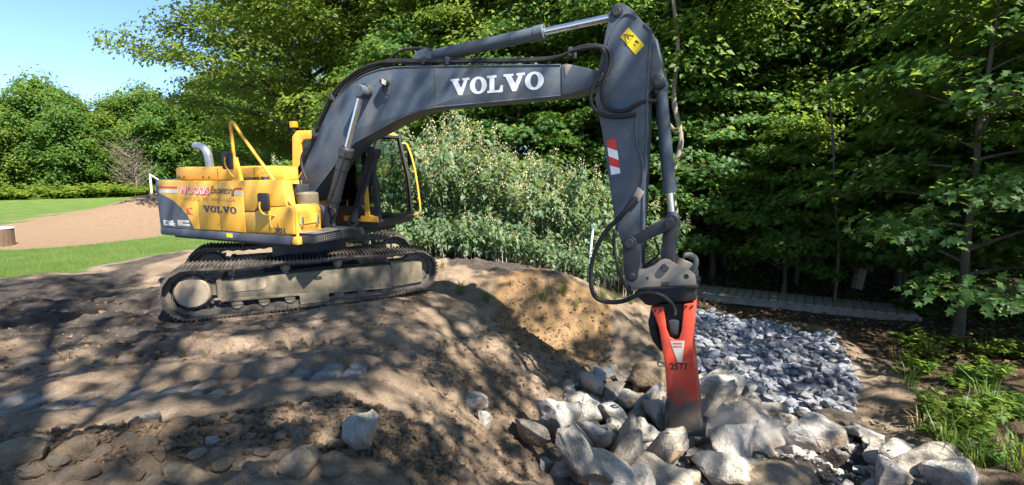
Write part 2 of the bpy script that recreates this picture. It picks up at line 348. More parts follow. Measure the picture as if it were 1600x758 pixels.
mudm = np.maximum(mudm, .75*sstep(-.3, .3, polydist(xf, yf, pitP)+.6*fbm(xf, yf, 1.8, 3, 41)))
humP = np.array([on_z(*p) for p in ((650,400,.1),(700,385,.15),(800,410,.05),(900,450,-.1),(860,462,-.1),(760,432,.05),(690,425,.05))])
mudm = np.maximum(mudm, .8*sstep(-.25, .25, polydist(xf, yf, humP)+.5*fbm(xf, yf, 1.6, 3, 44)))
work = (1-lawn_m)*(1-loam)*(1-litter)
near = sstep(30, 12, np.hypot(xf, yf))
Z += work*near*(.16*fbm(xf, yf, .8, 3, 11)+.10*np.abs(fbm(xf, yf, 2.6, 3, 12)))
rough = sstep(-.4, .35, fbm(xf, yf, .55, 2, 51))*.75+.25
fgP = np.array([on_z(*p) for p in ((-200,700,.1),(250,668,.1),(560,632,0),(720,690,-.4),(760,780,-.6),(300,900,.2),(-300,800,.2))])
clod = sstep(-.2, .3, polydist(xf, yf, fgP)+.3*fbm(xf, yf, 1.3, 2, 61))
Z += work*near*(rough*.5+clod*.9)*(.11*np.abs(fbm(xf, yf, 5.0, 3, 13))+.045*fbm(xf, yf, 15, 2, 14))
Z += mudm*work*near*(.13*np.abs(fbm(xf*.8+yf*.5, yf-xf*.3, 4.0, 3, 19))+.03*fbm(xf, yf, 14, 2, 20))
slope_m = sstep(-.1, -.8, Z)*work*near
Z += slope_m*(.17*fbm(xf*.75+yf*.35, yf*.8-xf*.2, 2.2, 4, 71)+.10*np.abs(fbm(xf, yf, 5, 3, 72))+.03*fbm(xf, yf, 18, 2, 73))
# bar prints left by the crawler tracks
def prints(a, b_, width, pitch, depth, skew=.25):
    global Z
    a, b_ = np.array(a), np.array(b_); e = b_-a; L = np.linalg.norm(e); e /= L; nrm = np.array([-e[1], e[0]])
    s = (xf-a[0])*e[0]+(yf-a[1])*e[1]; t = (xf-a[0])*nrm[0]+(yf-a[1])*nrm[1]+.06*fbm(xf, yf, 1.5, 2, 81)
    msk = sstep(0, .25, s)*sstep(L, L-.35, s)*sstep(width/2, width/2-.05, np.abs(t))
    ph = ((s+skew*t+.02*fbm(xf, yf, 3, 2, 82))/pitch) % 1.0
    groove = sstep(.15, .06, np.abs(ph-.5)); fade = .6+.4*sstep(-.25, .2, fbm(xf, yf, 1.2, 2, 83))
    tgt = base_h(xf, yf)
    sel = msk > 0
    Z = np.where(sel, Z*(1-msk*.75)+(tgt-.04)*msk*.75-msk*fade*groove*depth, Z)
    clay[:] = np.maximum(clay, (pitch > .25)*msk*(.45+.9*fbm(xf, yf, .9, 3, 85)))
    edge = sstep(width/2-.02, width/2+.05, np.abs(t))*sstep(width/2+.22, width/2+.07, np.abs(t))*sstep(0, .3, s)*sstep(L, L-.4, s)
    Z += edge*.035*(.5+fbm(xf, yf, 7, 2, 84))
clay = np.zeros_like(xf)
prints(on_z(-80,640,.05), on_z(610,585,-.05), .66, .27, .15, -.35)
prints(on_z(-60,520,0), on_z(330,470,-.03), .6, .235, .12, -.2)
prints(on_z(120,560,0), on_z(560,530,0), .6, .236, .10)
Z += litter*near*(.10*fbm(xf, yf, 1.2, 4, 15)+.05*np.abs(fbm(xf, yf, 5, 2, 16)))+loam*.05*fbm(xf, yf, 2.5, 3, 17)
# level seat pressed under the tracks
MR = (-3.637, 8.862); TYAW, TTP, TTR, HYAW = .4195, .028, .0366, -.4254
ct, st_ = math.cos(TYAW), math.sin(TYAW)
tu = (xf-MR[0])*ct+(yf-MR[1])*st_; tv = -(xf-MR[0])*st_+(yf-MR[1])*ct
seat = sstep(2.25, 1.75, np.abs(tu))*sstep(1.75, 1.35, np.abs(tv)); plane = TTP*tu+TTR*tv
Z = Z*(1-seat)+(plane+.035+.03*fbm(xf, yf, 5, 3, 18))*seat
nx, ny = len(gx), len(gy); I = np.arange(nx*ny).reshape(ny, nx)
F = np.stack([I[:-1, :-1], I[:-1, 1:], I[1:, 1:], I[1:, :-1]], -1).reshape(-1, 4)
me = mk('ground', np.c_[xf, yf, Z], F, M['earth'], True)
for nm, v in (('sand', sand*work), ('mud', mudm*work), ('clay', clay*work), ('lawn', lawn_m), ('loam', loam), ('litter', litter)): attr(me, nm, v)
gr = link('ground', me); gr['kind'] = 'structure'; gr['label'] = 'churned brown earth with track prints, lawn and woodland floor around it'
ZG = Z.reshape(ny, nx)
def gz(x, y):                                                  # level of the finished sheet
    x = np.atleast_1d(np.asarray(x, float)); y = np.atleast_1d(np.asarray(y, float))
    i = np.clip(np.searchsorted(gx, x)-1, 0, nx-2); j = np.clip(np.searchsorted(gy, y)-1, 0, ny-2)
    a = (x-gx[i])/(gx[i+1]-gx[i]); c_ = (y-gy[j])/(gy[j+1]-gy[j])
    return (ZG[j, i]*(1-a)+ZG[j, i+1]*a)*(1-c_)+(ZG[j+1, i]*(1-a)+ZG[j+1, i+1]*a)*c_

# ------------------------------------------------------------------ excavator
ex = empty('excavator', (MR[0], MR[1], 0), (TTR, -TTP, TYAW))
tag(ex, 'yellow and slate grey crawler excavator with a red breaker on its arm', 'excavator')
HR = (0, 0, HYAW-TYAW)
def part(name, mb, mat, parent=None, smooth=True, house=True, label=None):
    me = mb.mesh(name, M[mat] if isinstance(mat, str) else mat, smooth) if isinstance(mb, MB) else mb
    o = link(name, me, parent or ex)
    if house and parent is None: o.rotation_euler = HR
    if label: o['label'] = label
    return o
def arc(c, r, a0, a1, n): return [(c[0]+r*math.cos(a), c[1]+r*math.sin(a)) for a in np.linspace(a0, a1, n)]

# --- undercarriage (own axes: x along the tracks, y across)
SPC, IDC = (-1.6745, .455), (1.63, .475); RS, RI = .395, .365
loop = [(-1.67, .06), (-.8, .055), (0, .055), (.8, .058), (1.15, .068), (1.4, .10)]
loop += arc(IDC, RI, -1.3, 1.45, 12)+[(1.1, .822), (.75, .835), (.37, .850), (0, .838), (-.41, .850), (-.75, .825), (-1.1, .812), (-1.4, .83)]+arc(SPC, RS, 1.7, 4.6, 14)
loopP = np.array(loop); seg = np.roll(loopP, -1, 0)-loopP; sl = np.hypot(seg[:, 0], seg[:, 1]); cum = np.r_[0, np.cumsum(sl)]
def along(s):
    s = s % cum[-1]; i = min(np.searchsorted(cum, s, 'right')-1, len(loopP)-1); t = (s-cum[i])/sl[i]; return loopP[i]+seg[i]*t
NSH = int(round(cum[-1]/.171)); pit = cum[-1]/NSH
shoe = MB(); shoe.box((-pit/2+.004, -.3, -.036), (pit/2-.004, .3, -.018))
for gx_ in (-.062, -.005, .052):
    shoe.add([(gx_-.011, -.298, -.0185), (gx_+.011, -.298, -.0185), (gx_+.005, -.298, .008), (gx_-.005, -.298, .008), (gx_-.011, .298, -.0185), (gx_+.011, .298, -.0185), (gx_+.005, .298, .008), (gx_-.005, .298, .008)],
             [(0,1,2,3),(7,6,5,4),(1,5,6,2),(2,6,7,3),(3,7,4,0)])
shoe_me = shoe.mesh('track_shoe', M['track'])
for sgn in (-1, 1):
    v0 = sgn*.995
    band = MB(); n = NSH*2; inner = []
    pts = [along(i*cum[-1]/n) for i in range(n)]; tg = [along(i*cum[-1]/n+.02)-along(i*cum[-1]/n-.02) for i in range(n)]
    nr = [np.array([t[1], -t[0]])/np.hypot(*t) for t in tg]
    for w0, w1 in ((-.11, -.05), (.05, .11)):
        V = []; Fq = []
        for i in range(n):
            th = .115 if i % 2 else .095
            for off in (-.035, -th):
                p = pts[i]+nr[i]*off; V += [(p[0], v0+w0, p[1]), (p[0], v0+w1, p[1])]
        for i in range(n):
            a, b_ = 4*i, 4*((i+1) % n)
            Fq += [(a, a+1, b_+1, b_), (a+2, b_+2, b_+3, a+3), (a, b_, b_+2, a+2), (a+1, a+3, b_+3, b_+1)]
        band.add(V, Fq)
    tr_o = part('crawler_track', band, 'track', house=False, smooth=False, label='muddy steel crawler track chain')
    for i in range(NSH):
        s = i*pit+.03*sgn; p = along(s); t = along(s+.05)-along(s-.05); ang = math.atan2(t[1], t[0])
        o = link('track_shoe', shoe_me, tr_o, (p[0], v0, p[1]), (math.pi, -ang, 0))
    # frame: main beam, front yoke box, inside of both tracks
    fo = sgn*1.14; fi = sgn*.84
    fr_ = MB().prism([(-1.30, .31), (1.24, .215), (1.24, .50), (1.20, .60), (-1.30, .60)], min(fo, fi), max(fo, fi), .012)
    fr_.prism([(1.22, .205), (1.75, .24), (1.755, .63), (1.22, .65)], min(fo, fi)-.012, max(fo, fi)+.012, .012)
    fr_.prism([(-1.36, .33), (-1.29, .33), (-1.29, .62), (-1.36, .62)], min(fo, fi)-.02, max(fo, fi)+.02, .006)
    fr_.prism([(-1.32, .27), (1.22, .19), (1.22, .215), (-1.32, .315)], min(fo, fi)-.03, max(fo, fi)+.03, .006)
    fr_.prism([(-1.75, .42), (-1.3, .36), (-1.3, .58), (-1.75, .5)], v0-.1, v0+.1)
    tf = part('track_frame', fr_, 'frame', house=False, label='mud-caked track frame beam')
    spk = MB(); k = 42; rr = [(.33 if i % 2 else .27) for i in range(k)]
    pts_ = [(SPC[0]+rr[i]*math.cos(2*math.pi*i/k), SPC[1]+rr[i]*math.sin(2*math.pi*i/k)) for i in range(k)]
    spk.prism(pts_, v0-.035, v0+.035); spk.cyl((SPC[0], v0-.13, SPC[1]), (SPC[0], v0+.13, SPC[1]), .25, 28, .01)
    part('sprocket', spk, 'track', tf)
    mc = MB().cyl((SPC[0], sgn*1.10, SPC[1]), (SPC[0], sgn*1.175, SPC[1]), .228, 40, .018)
    for j in range(12): a = j*math.pi/6; mc.cyl((SPC[0]+.2*math.cos(a), sgn*1.17, SPC[1]+.2*math.sin(a)), (SPC[0]+.2*math.cos(a), sgn*1.181, SPC[1]+.2*math.sin(a)), .011, 6)
    part('motor_cover', mc, 'mud', tf, label='round dusty drive motor cover')
    idl = MB().cyl((IDC[0], v0-.075, IDC[1]), (IDC[0], v0+.075, IDC[1]), .255, 36, .015); idl.cyl((IDC[0], v0-.12, IDC[1]), (IDC[0], v0+.12, IDC[1]), .08, 20, .01)
    part('idler', idl, 'track', tf)
    for cu in (-.41, .375):
        cr_ = MB().cyl((cu, v0-.1, .70), (cu, v0+.1, .70), .075, 22, .01); cr_.cyl((cu, v0-.17, .70), (cu, v0+.17, .70), .055, 20, .008)
        cr_.box((cu-.04, v0-.06, .58), (cu+.04, v0+.02, .70)); part('carrier_roller', cr_, 'frame', tf)
    for j in range(7):
        u = -1.12+j*.37; w = .21-.0*j
        bo = MB().cyl((u, v0-.14, w), (u, v0+.14, w), .085, 18, .012); bo.box((u-.07, v0-.155, .20), (u+.07, v0-.142, .30)); bo.box((u-.07, v0+.142, .20), (u+.07, v0+.155, .30))
        part('bottom_roller', bo, 'frame', tf)
    gd = MB().prism([(-.24, .10), (.20, .085), (.20, .245), (-.24, .26)], sgn*1.165-.012, sgn*1.165+.012, .004)
    gd.box((-.22, min(sgn*1.15, sgn*1.2), .10), (.18, max(sgn*1.15, sgn*1.2), .125))
    part('roller_guard', gd, 'frame', tf)
    hole = MB().prism(arc((.02, .49), .03, math.pi/2, 1.5*math.pi, 8)+arc((.085, .487), .03, -math.pi/2, math.pi/2, 8), sgn*1.1425-.002, sgn*1.1425+.002)
    part('frame_slot', hole, 'black', tf)
    dr_ = MB().prism([(-1.22, .40), (-.74, .40), (-.70, .44), (-.70, .57), (-.76, .585), (-1.2, .56)], sgn*1.146-.005, sgn*1.146+.005, .002); part('access_plate', dr_, 'mud', tf, label='mud smeared access plate')
cf = MB().box((-.75, -.9, .36), (.75, .9, .62), .03); cf.cyl((0, 0, .6), (0, 0, .98), .62, 40, .01)
part('centre_frame', cf, 'darkgrey', house=False)
sr = MB().cyl((0, 0, .93), (0, 0, 1.06), .56, 44, .01); part('slew_ring', sr, 'darkgrey')

# --- upper structure (house axes: x forward, y to the machine's left, z up)
dk = MB().prism([(-1.9, 1.07), (1.02, 1.07), (1.02, 1.2), (-1.9, 1.2)], -1.18, 1.18, .01)
dk.prism([(.2, 1.2), (.95, 1.2), (.75, 1.62), (.2, 1.78)], -.42, -.34); dk.prism([(.0, 1.2), (.95, 1.2), (.72, 1.5), (.42, 1.98), (.0, 1.9)], .34, .42)
part('deck', dk, 'darkgrey')
# counterweight with a rounded tail
plan = [(-1.95, -1.256), (-2.09, -1.256)]+[(-2.09-.42*math.sin(a), -1.256+1.256*(1-math.cos(a))) for a in np.linspace(.05, math.pi/2, 10)]
plan += [(x, -y) for x, y in plan[::-1]]
V = []; Fq = []; n = len(plan)
levels = [(1.115, .06), (1.14, .015), (1.2, 0), (1.95, 0), (2.03, .01), (2.065, .04)]
for z, ins in levels:
    for x, y in plan:
        s = 1-ins/1.24; V.append((-1.95+(x+1.95)*(1-ins/.5 if x < -1.96 else 1), y*s, z))
for i in range(len(levels)-1):
    for j in range(n): Fq.append((i*n+j, i*n+(j+1) % n, (i+1)*n+(j+1) % n, (i+1)*n+j))
Fq += [tuple(range(n-1, -1, -1)), tuple((len(levels)-1)*n+j for j in range(n))]
part('counterweight', MB().add(V, Fq), 'bluegrey', label='slate grey rounded counterweight at the tail')
def panel(name, pts, v=-1.263, th=.049, mat='yellow', bev=.012, parent=None, label=None):
    return part(name, MB().prism(pts, v, v+th, bev), mat, parent, label=label)
g_ = .006
d1 = panel('side_door', [(-2.04, 1.25), (-1.09-g_, 1.252), (-1.03-g_, 2.0), (-1.03-g_, 2.055), (-2.0, 2.055), (-2.04, 2.02)], label='rear side door with dark quarter-round decal and white model number')
d2 = panel('side_door', [(-1.09+g_, 1.252), (-.575-g_, 1.262), (-.53-g_, 2.06), (-1.03+g_, 2.055)], label='side door carrying the first letters of the maker name')
d3 = panel('side_door', [(-.575+g_, 1.262), (.012-g_, 1.256), (.066-g_, 2.065), (-.53+g_, 2.06)])
d4 = panel('front_side_panel', [(.03+g_, 1.60), (.24, 1.60), (.36, 1.665), (.94, 1.70), (.90, 2.085), (.066+g_, 2.068)], label='bright yellow upper side panel behind the tool box')
bd = MB().box((-1.93, -1.214, 1.2), (.2, 1.2, 2.04), .02); bd.prism([(.2, 1.2), (.92, 1.2), (.92, 1.68), (.88, 2.07), (.2, 2.06)], -1.214, -1.06, .015)
part('engine_housing', bd, 'yellow')
sk = MB().prism([(-2.14, 1.135), (-2.10, 1.118), (.96, 1.122), (1.03, 1.25), (.02, 1.245), (-2.13, 1.243)], -1.268, -1.21, .01)
part('side_skirt', sk, 'bluegrey', label='slate grey skirt along the bottom of the side')
stk = MB().box((-.42, -1.272, 1.165), (-.29, -1.2685, 1.225)); part('sticker', stk, 'warn', label='small faded yellow sticker on the skirt')
tb = MB().prism([(.03+g_, 1.262), (1.05, 1.275), (1.075, 1.62), (1.03, 1.69), (.97, 1.705), (.385, 1.66), (.255, 1.59), (.03+g_, 1.585)], -1.265, -.72, .03)
tbo = part('tool_box', tb, 'yellow', label='rounded yellow tool box at the front corner')
fp = MB().add([(1.079, -1.16, 1.42), (1.079, -.80, 1.42), (1.073, -.80, 1.62), (1.073, -1.16, 1.62), (1.06, -1.16, 1.42), (1.06, -.80, 1.42), (1.055, -.80, 1.62), (1.055, -1.16, 1.62)], [(0,1,2,3),(0,4,5,1),(1,5,6,2),(2,6,7,3),(3,7,4,0)])
part('box_lid', fp, 'yellow', tbo)
for v in (-1.12, -.83):
    lt = MB().box((1.07, v-.018, 1.40), (1.105, v+.018, 1.53), .008); lt.cyl((1.09, v-.022, 1.40), (1.09, v+.022, 1.40), .016, 10); part('latch', lt, 'chrome', tbo)
gr_ = MB()
for i in range(9):
    for j in range(3): gr_.cyl((1.065, -1.10+.035*i, 1.31+.03*j), (1.0765, -1.10+.035*i, 1.31+.03*j), .009, 8)
part('vent_hole_pattern', gr_, 'faint', tbo)
for u in (.62, .80):
    hd = MB().tube(smooth_path([(u, -1.26, 1.38), (u, -1.29, 1.385), (u, -1.29, 1.50), (u, -1.26, 1.505)], 4), .008, 6); part('grab_loop', hd, 'yellow', tbo)
stp = MB().prism([(1.02, 1.13), (1.36, 1.15), (1.36, 1.285), (1.02, 1.275)], -1.17, -.62, .008); spo = part('step', stp, 'darkgrey', label='black step with a perforated tread')
tp_ = MB().box((1.03, -1.18, 1.288), (1.375, -.60, 1.302), .004); part('tread', tp_, 'steel', spo)
hl = MB()
for i in range(11):
    for j in range(3): hl.cyl((1.358, -1.12+.045*i, 1.185+.03*j), (1.364, -1.12+.045*i, 1.185+.03*j), .010, 8)
part('tread_hole_pattern', hl, 'steel', spo)
# hood, exhaust, rails, mirrors
hb = MB().prism([(-2.10, 2.05), (.55, 2.05), (.55, 2.255), (-2.02, 2.275), (-2.09, 2.25)], -.92, -.62, .03); hb.prism([(-2.10, 2.03), (-.47, 2.03), (-.47, 2.25), (-2.02, 2.27), (-2.09, 2.245)], -.619, 1.1, .03); ho = part('engine_hood', hb, 'yellow')
for u in (-.98, -.1): part('hood_seam', MB().box((u, -.923, 2.07), (u+.008, -.9195, 2.25)), 'black', ho)
for u in (-2.0, -1.86, -1.35, -1.2): part('bolt', MB().cyl((u, -.915, 2.095), (u, -.93, 2.095), .016, 8), 'black', ho)
part('hood_handle', MB().tube(smooth_path([(.0, -.92, 2.15), (.02, -.96, 2.17), (.25, -.96, 2.19), (.28, -.92, 2.18)], 4), .010, 6), 'yellow', ho)
ca = MB().box((-.2, -1.12, 2.065), (.1, -.98, 2.11), .01); ca.cyl((.3, -1.05, 2.06), (.3, -1.05, 2.12), .06, 14, .008); part('filler_cap', ca, 'darkgrey')
exh = MB().tube(smooth_path([(-1.98, -.35, 2.24), (-1.99, -.35, 2.42), (-2.02, -.35, 2.54), (-2.12, -.35, 2.625), (-2.33, -.35, 2.655)], 6), .072, 18); part('exhaust_pipe', exh, 'exhaust', label='bent steel exhaust stack')
RV = -1.19
rail = MB().tube(smooth_path([(1.06, RV-.02, 1.15), (1.075, RV-.02, 1.45), (1.06, RV-.01, 1.66), (.965, RV, 1.74), (.45, RV, 2.30), (-.02, RV, 2.83), (-.09, RV, 2.93), (-.145, RV, 2.95), (-.175, RV, 2.88), (-.17, RV, 2.70), (-.16, RV, 2.07)], 5), .024, 12)
ro = part('handrail', rail, 'yellow', label='bent yellow tube handrail up to the hood')
part('rail_post', MB().prism([(-.24, 2.06), (-.04, 2.06), (-.08, 2.25), (-.12, 2.42), (-.17, 2.42), (-.20, 2.25)], RV-.03, RV+.03, .006), 'yellow', ro)
part('rail_foot', MB().box((.98, RV-.06, 1.125), (1.10, RV+.04, 1.24), .01), 'yellow', ro)
def mirror(c, w, h, stem, label):
    mb = MB().prism([(c[0]-w/2, c[2]-h/2), (c[0]+w/2, c[2]-h/2), (c[0]+w/2+.01, c[2]+h/2), (c[0]-w/2+.01, c[2]+h/2)], c[1]-.03, c[1]+.03, .028)
    o = part('mirror', mb, 'black', label=label); part('mirror_arm', MB().tube(smooth_path(stem, 5), .012, 8), 'yellow', o)
mirror((-.265, RV-.05, 2.37), .22, .27, [(-.25, RV-.095, 2.42), (-.25, RV-.10, 2.30), (-.2, RV-.05, 2.15), (-.17, RV, 2.10)], 'black mirror on the handrail post')
mirror((.56, -1.33, 1.755), .22, .27, [(.53, -1.372, 1.76), (.53, -1.378, 1.66), (.56, -1.34, 1.575), (.68, -1.27, 1.555), (.70, -1.24, 1.5)], 'black mirror in front of the tool box')
# cab
cabc = MB()
CF = 1.40
def bar(mb, a, b_, t=.09, d=.09):
    a, b_ = Vector(a), Vector(b_); mb.tube([a, b_], [t/2*1.3, t/2*1.3], 4)
low = [(-.55, 1.2), (1.36, 1.2), (1.44, 1.32), (1.40, 1.36), (-.55, 1.36)]
cabc.prism(low, .25, 1.22, .02)
side_out = [(-.56, 1.36), (-.56, 2.2), (-.50, 2.80), (-.38, 2.90), (1.05, 2.885), (1.20, 2.80), (1.37, 2.0), (1.42, 1.36)]
co = part('cab', cabc, 'darkgrey', label='operator cab with yellow pillars and large windows')
for v0, v1 in ((.25, .31), (1.16, 1.22)):
    rear = MB().prism([(-.56, 1.36), (-.56, 2.2), (-.50, 2.80), (-.38, 2.90), (.10, 2.893), (.02, 2.74), (-.22, 2.74), (-.30, 2.66), (-.32, 1.36)], v0, v1, .012); part('rear_pillar', rear, 'yellow', co)
    roofr = MB().prism([(.10, 2.893), (1.05, 2.885), (1.20, 2.80), (1.14, 2.74), (.02, 2.74)], v0, v1, .01); part('roof_rail', roofr, 'yellow' if v0 < .5 else 'darkgrey', co)
    fpil = MB().prism([(1.20, 2.80), (1.14, 2.74), (1.28, 2.1), (1.31, 1.36), (1.41, 1.36), (1.37, 2.0)], v0, v1, .008); part('front_pillar', fpil, 'darkgrey', co)
    part('mid_pillar', MB().prism([(.28, 1.36), (.36, 1.36), (.36, 2.74), (.28, 2.74)], v0+.005, v1-.005, .008), 'darkgrey', co)
    part('side_window', MB().prism([(-.30, 1.55), (1.29, 1.55), (1.27, 2.1), (1.15, 2.73), (-.22, 2.73), (-.30, 2.65)], (v0+v1)/2-.003, (v0+v1)/2+.003), 'glass', co)
part('lower_side', MB().prism([(.62, 1.30), (1.385, 1.30), (1.375, 1.40), (1.21, 1.42), (1.19, 2.15), (1.12, 2.15), (1.10, 1.40), (.62, 1.39)], .225, .248, .006), 'yellow', co, label='yellow lower frame of the cab side')
part('lower_panel', MB().box((-.32, .262, 1.36), (1.30, .30, 1.56)), 'darkgrey', co)
rf = MB().prism([(-.50, 2.80), (-.38, 2.90), (1.05, 2.885), (1.20, 2.80)], .30, 1.17, .02); part('roof', rf, 'yellow', co)
part('rear_wall', MB().prism([(-.56, 1.36), (-.50, 1.36), (-.44, 2.8), (-.50, 2.8)], .3, 1.17), 'yellow', co)
hdr = MB().box((1.10, .31, 2.74), (1.19, 1.16, 2.80)); part('windscreen_header', hdr, 'darkgrey', co)
wsc = MB().add([(1.405, .30, 1.36), (1.405, 1.17, 1.36), (1.365, 1.17, 2.0), (1.365, .30, 2.0), (1.185, .30, 2.78), (1.185, 1.17, 2.78)], [(0,1,2,3),(3,2,5,4)]); part('windscreen', wsc, 'glass', co)
part('wiper', MB().tube([(1.425, .5, 1.40), (1.40, .62, 1.9)], .009, 6), 'black', co)
part('handrail', MB().tube(smooth_path([(1.37, 1.2, 1.32), (1.50, 1.26, 1.36), (1.53, 1.27, 1.5), (1.44, 1.27, 2.2), (1.30, 1.27, 2.62), (1.22, 1.22, 2.66)], 6), .018, 8), 'yellow', co)
part('front_mirror', MB().box((1.26, 1.30, 2.25), (1.36, 1.34, 2.55), .02), 'black', co)
st2 = MB().box((.05, .50, 1.45), (.55, .98, 1.66), .06); st2.prism([(.0, 1.62), (.14, 1.62), (.02, 2.30), (-.12, 2.28)], .50, .98, .05); st2.box((-.13, .6, 2.30), (.0, .88, 2.5), .04); part('seat', st2, 'seat', co)
part('console', MB().prism([(.5, 1.36), (.85, 1.36), (.80, 1.78), (.52, 1.74)], .36, .52, .03), 'seat', co)
bcn = MB().cyl((-.62, .42, 2.97), (-.62, .42, 3.08), .075, 20, .012); bo_ = part('beacon', bcn, 'orange', label='amber beacon lamp on a bracket')
part('beacon_bracket', MB().cyl((-.62, .42, 2.90), (-.62, .42, 2.97), .035, 12).tube([(-.62, .42, 2.91), (-.5, .42, 2.84)], .015, 8), 'black', bo_)

# --- boom
BO = [(.084,1.94),(.346,2.316),(.614,2.698),(.876,3.09),(1.112,3.34),(1.4,3.531),(1.71,3.645),(1.968,3.69),(2.274,3.700),(2.95,3.655),(4.83,3.515),(4.84,3.138),(2.936,3.091),(2.715,3.068),(2.429,3.002),(2.131,2.905),(1.819,2.782),(1.418,2.63),(1.093,2.402),(.276,1.66),(.16,1.66),(.08,1.76)]
bom = part('boom', MB().prism(BO, -.26, .17, .014), 'boomgrey', label='slate grey cranked boom with white maker lettering')
top = [(u, w) for u, w in BO[:11]]; V = []; Fq = []
lip = MB()
lip.tube([(u, -.257, w) for u, w in BO[10::-1]], .012, 6); lip.tube([(u, -.257, w) for u, w in BO[11:20]], .012, 6)
part('weld_lip', lip, 'boomgrey', bom)
nose = MB().prism([(4.835, 3.135), (4.90, 3.142), (4.966, 3.145), (5.30, 3.228)]+arc((5.337, 3.322), .098, -1.9, 1.9, 12)+[(5.112, 3.467), (4.903, 3.525), (4.835, 3.515)], -.272, .182, .02)
part('boom_nose', nose, 'boomgrey', bom)
part('casting_patch', MB().prism([(4.90, 3.36), (4.99, 3.50), (4.93, 3.512), (4.88, 3.50)], -.279, -.2715, .002), 'steel', bom)
part('boom_pin', MB().cyl((5.337, -.30, 3.325), (5.337, .21, 3.325), .062, 24, .008), 'darkgrey', bom)
part('weld_seam', MB().box((2.935, -.2635, 3.10), (2.95, -.2595, 3.65)), 'boomgrey', bom)
br = MB().prism([(2.35, 3.68), (2.52, 3.66), (2.78, 3.66), (2.80, 3.90), (2.70, 3.95), (2.56, 3.92)], -.14, -.09, .01); br.prism([(2.35, 3.68), (2.52, 3.66), (2.78, 3.66), (2.80, 3.90), (2.70, 3.95), (2.56, 3.92)], .09, .14, .01)
part('cylinder_bracket', br, 'boomgrey', bom)
bp = MB().cyl((1.72, -.45, 3.40), (1.72, .36, 3.40), .075, 22, .01); bp.cyl((1.72, -.34, 3.40), (1.72, .25, 3.40), .11, 24, .01); part('cylinder_pin', bp, 'darkgrey', bom)
wl = MB().prism([(2.02, 3.52), (2.10, 3.56), (2.18, 3.50), (2.16, 3.42), (2.04, 3.46)], -.36, -.28, .02); wl.tube([(2.05, -.27, 3.50), (2.05, -.31, 3.38), (2.15, -.28, 3.29)], .014, 6); part('work_light', wl, 'black', bom, label='small work light on the boom side')
part('light_lens', MB().prism([(2.09, 3.54), (2.165, 3.50), (2.15, 3.44), (2.08, 3.47)], -.368, -.361), 'silver', bom)
bfb = MB().cyl((.17, -.36, 1.80), (.17, .36, 1.80), .13, 24, .01); part('boom_foot_pin', bfb, 'darkgrey')
def ram(name, a, b_, split, r, rr, label=None, mat='boomgrey'):                # barrel from a, rod to b
    a, b_ = Vector(a), Vector(b_); d = (b_-a).normalized(); s = a+(b_-a)*split
    mb = MB().cyl(a, s, r, 24, .008); mb.cyl(s-d*.14, s, r*1.14, 24, .008); mb.cyl(a-Vector((0, .07, 0)), a+Vector((0, .07, 0)), r*1.2, 20, .008)
    for f in (.35, .75): q = a+(s-a)*f; mb.cyl(q-d*.02, q+d*.02, r*1.07, 24)
    o = part(name, mb, mat, label=label)
    rb = MB().cyl(s-d*.02, b_, rr, 18); part('rod', rb, 'chrome', o)
    ey = MB().cyl(b_-d*.11, b_, rr*1.35, 14); ey.cyl(b_-Vector((0, .075, 0)), b_+Vector((0, .075, 0)), rr*2.0, 20, .008); part('rod_eye', ey, 'boomgrey', o)
    return o
for v, lab in ((-.385, 'boom lift cylinder on the tool box side'), (.275, 'boom lift cylinder on the cab side')):
    o = ram('boom_cylinder', (.84, v, 1.30), (1.72, v, 3.38), .60, .098, .047, lab, 'darkgrey')
    part('hydraulic_pipe', MB().tube(smooth_path([(1.42, v-.10*0-.095, 2.48), (1.18, v-.11, 1.98), (1.02, v-.11, 1.66), (1.12, v-.11, 1.58), (1.12, v-.11, 1.50), (.95, v-.05, 1.35)], 5), .017, 8), 'black', o)
ram('arm_cylinder', (2.70, 0, 3.85), (5.49, 0, 4.085), .65, .088, .048, 'long cylinder above the boom that swings the arm')
# lettering
def text_mesh(name, body, size, width=None, shear=0, off=0.0, ext=.0015):
    cu = bpy.data.curves.new(name, 'FONT'); cu.body = body; cu.size = size; cu.shear = shear; cu.offset = off; cu.extrude = ext; cu.resolution_u = 3
    o = bpy.data.objects.new('tmp', cu); COL.objects.link(o); dg = bpy.context.evaluated_depsgraph_get(); dg.update()
    me = bpy.data.meshes.new_from_object(o.evaluated_get(dg)); bpy.data.objects.remove(o); bpy.data.curves.remove(cu)
    co_ = np.zeros(len(me.vertices)*3); me.vertices.foreach_get('co', co_); co_ = co_.reshape(-1, 3)
    co_[:, :2] -= co_[:, :2].min(0)
    if width: co_[:, 0] *= width/co_[:, 0].max()
    me.vertices.foreach_set('co', co_.ravel()); me.name = name; return me, co_
def put_text(name, body, a, b_, h, v, mat, parent, shear=0, off=0.0):
    """letters from a=(u,w) along to b on the side face at v"""
    L = math.hypot(b_[0]-a[0], b_[1]-a[1]); me, c_ = text_mesh(name, body, h*1.38, L, shear, off)
    c_[:, 1] *= h/c_[:, 1].max(); e = ((b_[0]-a[0])/L, (b_[1]-a[1])/L)
    u = a[0]+c_[:, 0]*e[0]-c_[:, 1]*e[1]; w = a[1]+c_[:, 0]*e[1]+c_[:, 1]*e[0]
    me.vertices.foreach_set('co', np.c_[u, v-c_[:, 2], w].ravel()); me.materials.clear(); me.materials.append(M[mat]); me.update()
    return part(name, me, mat, parent)
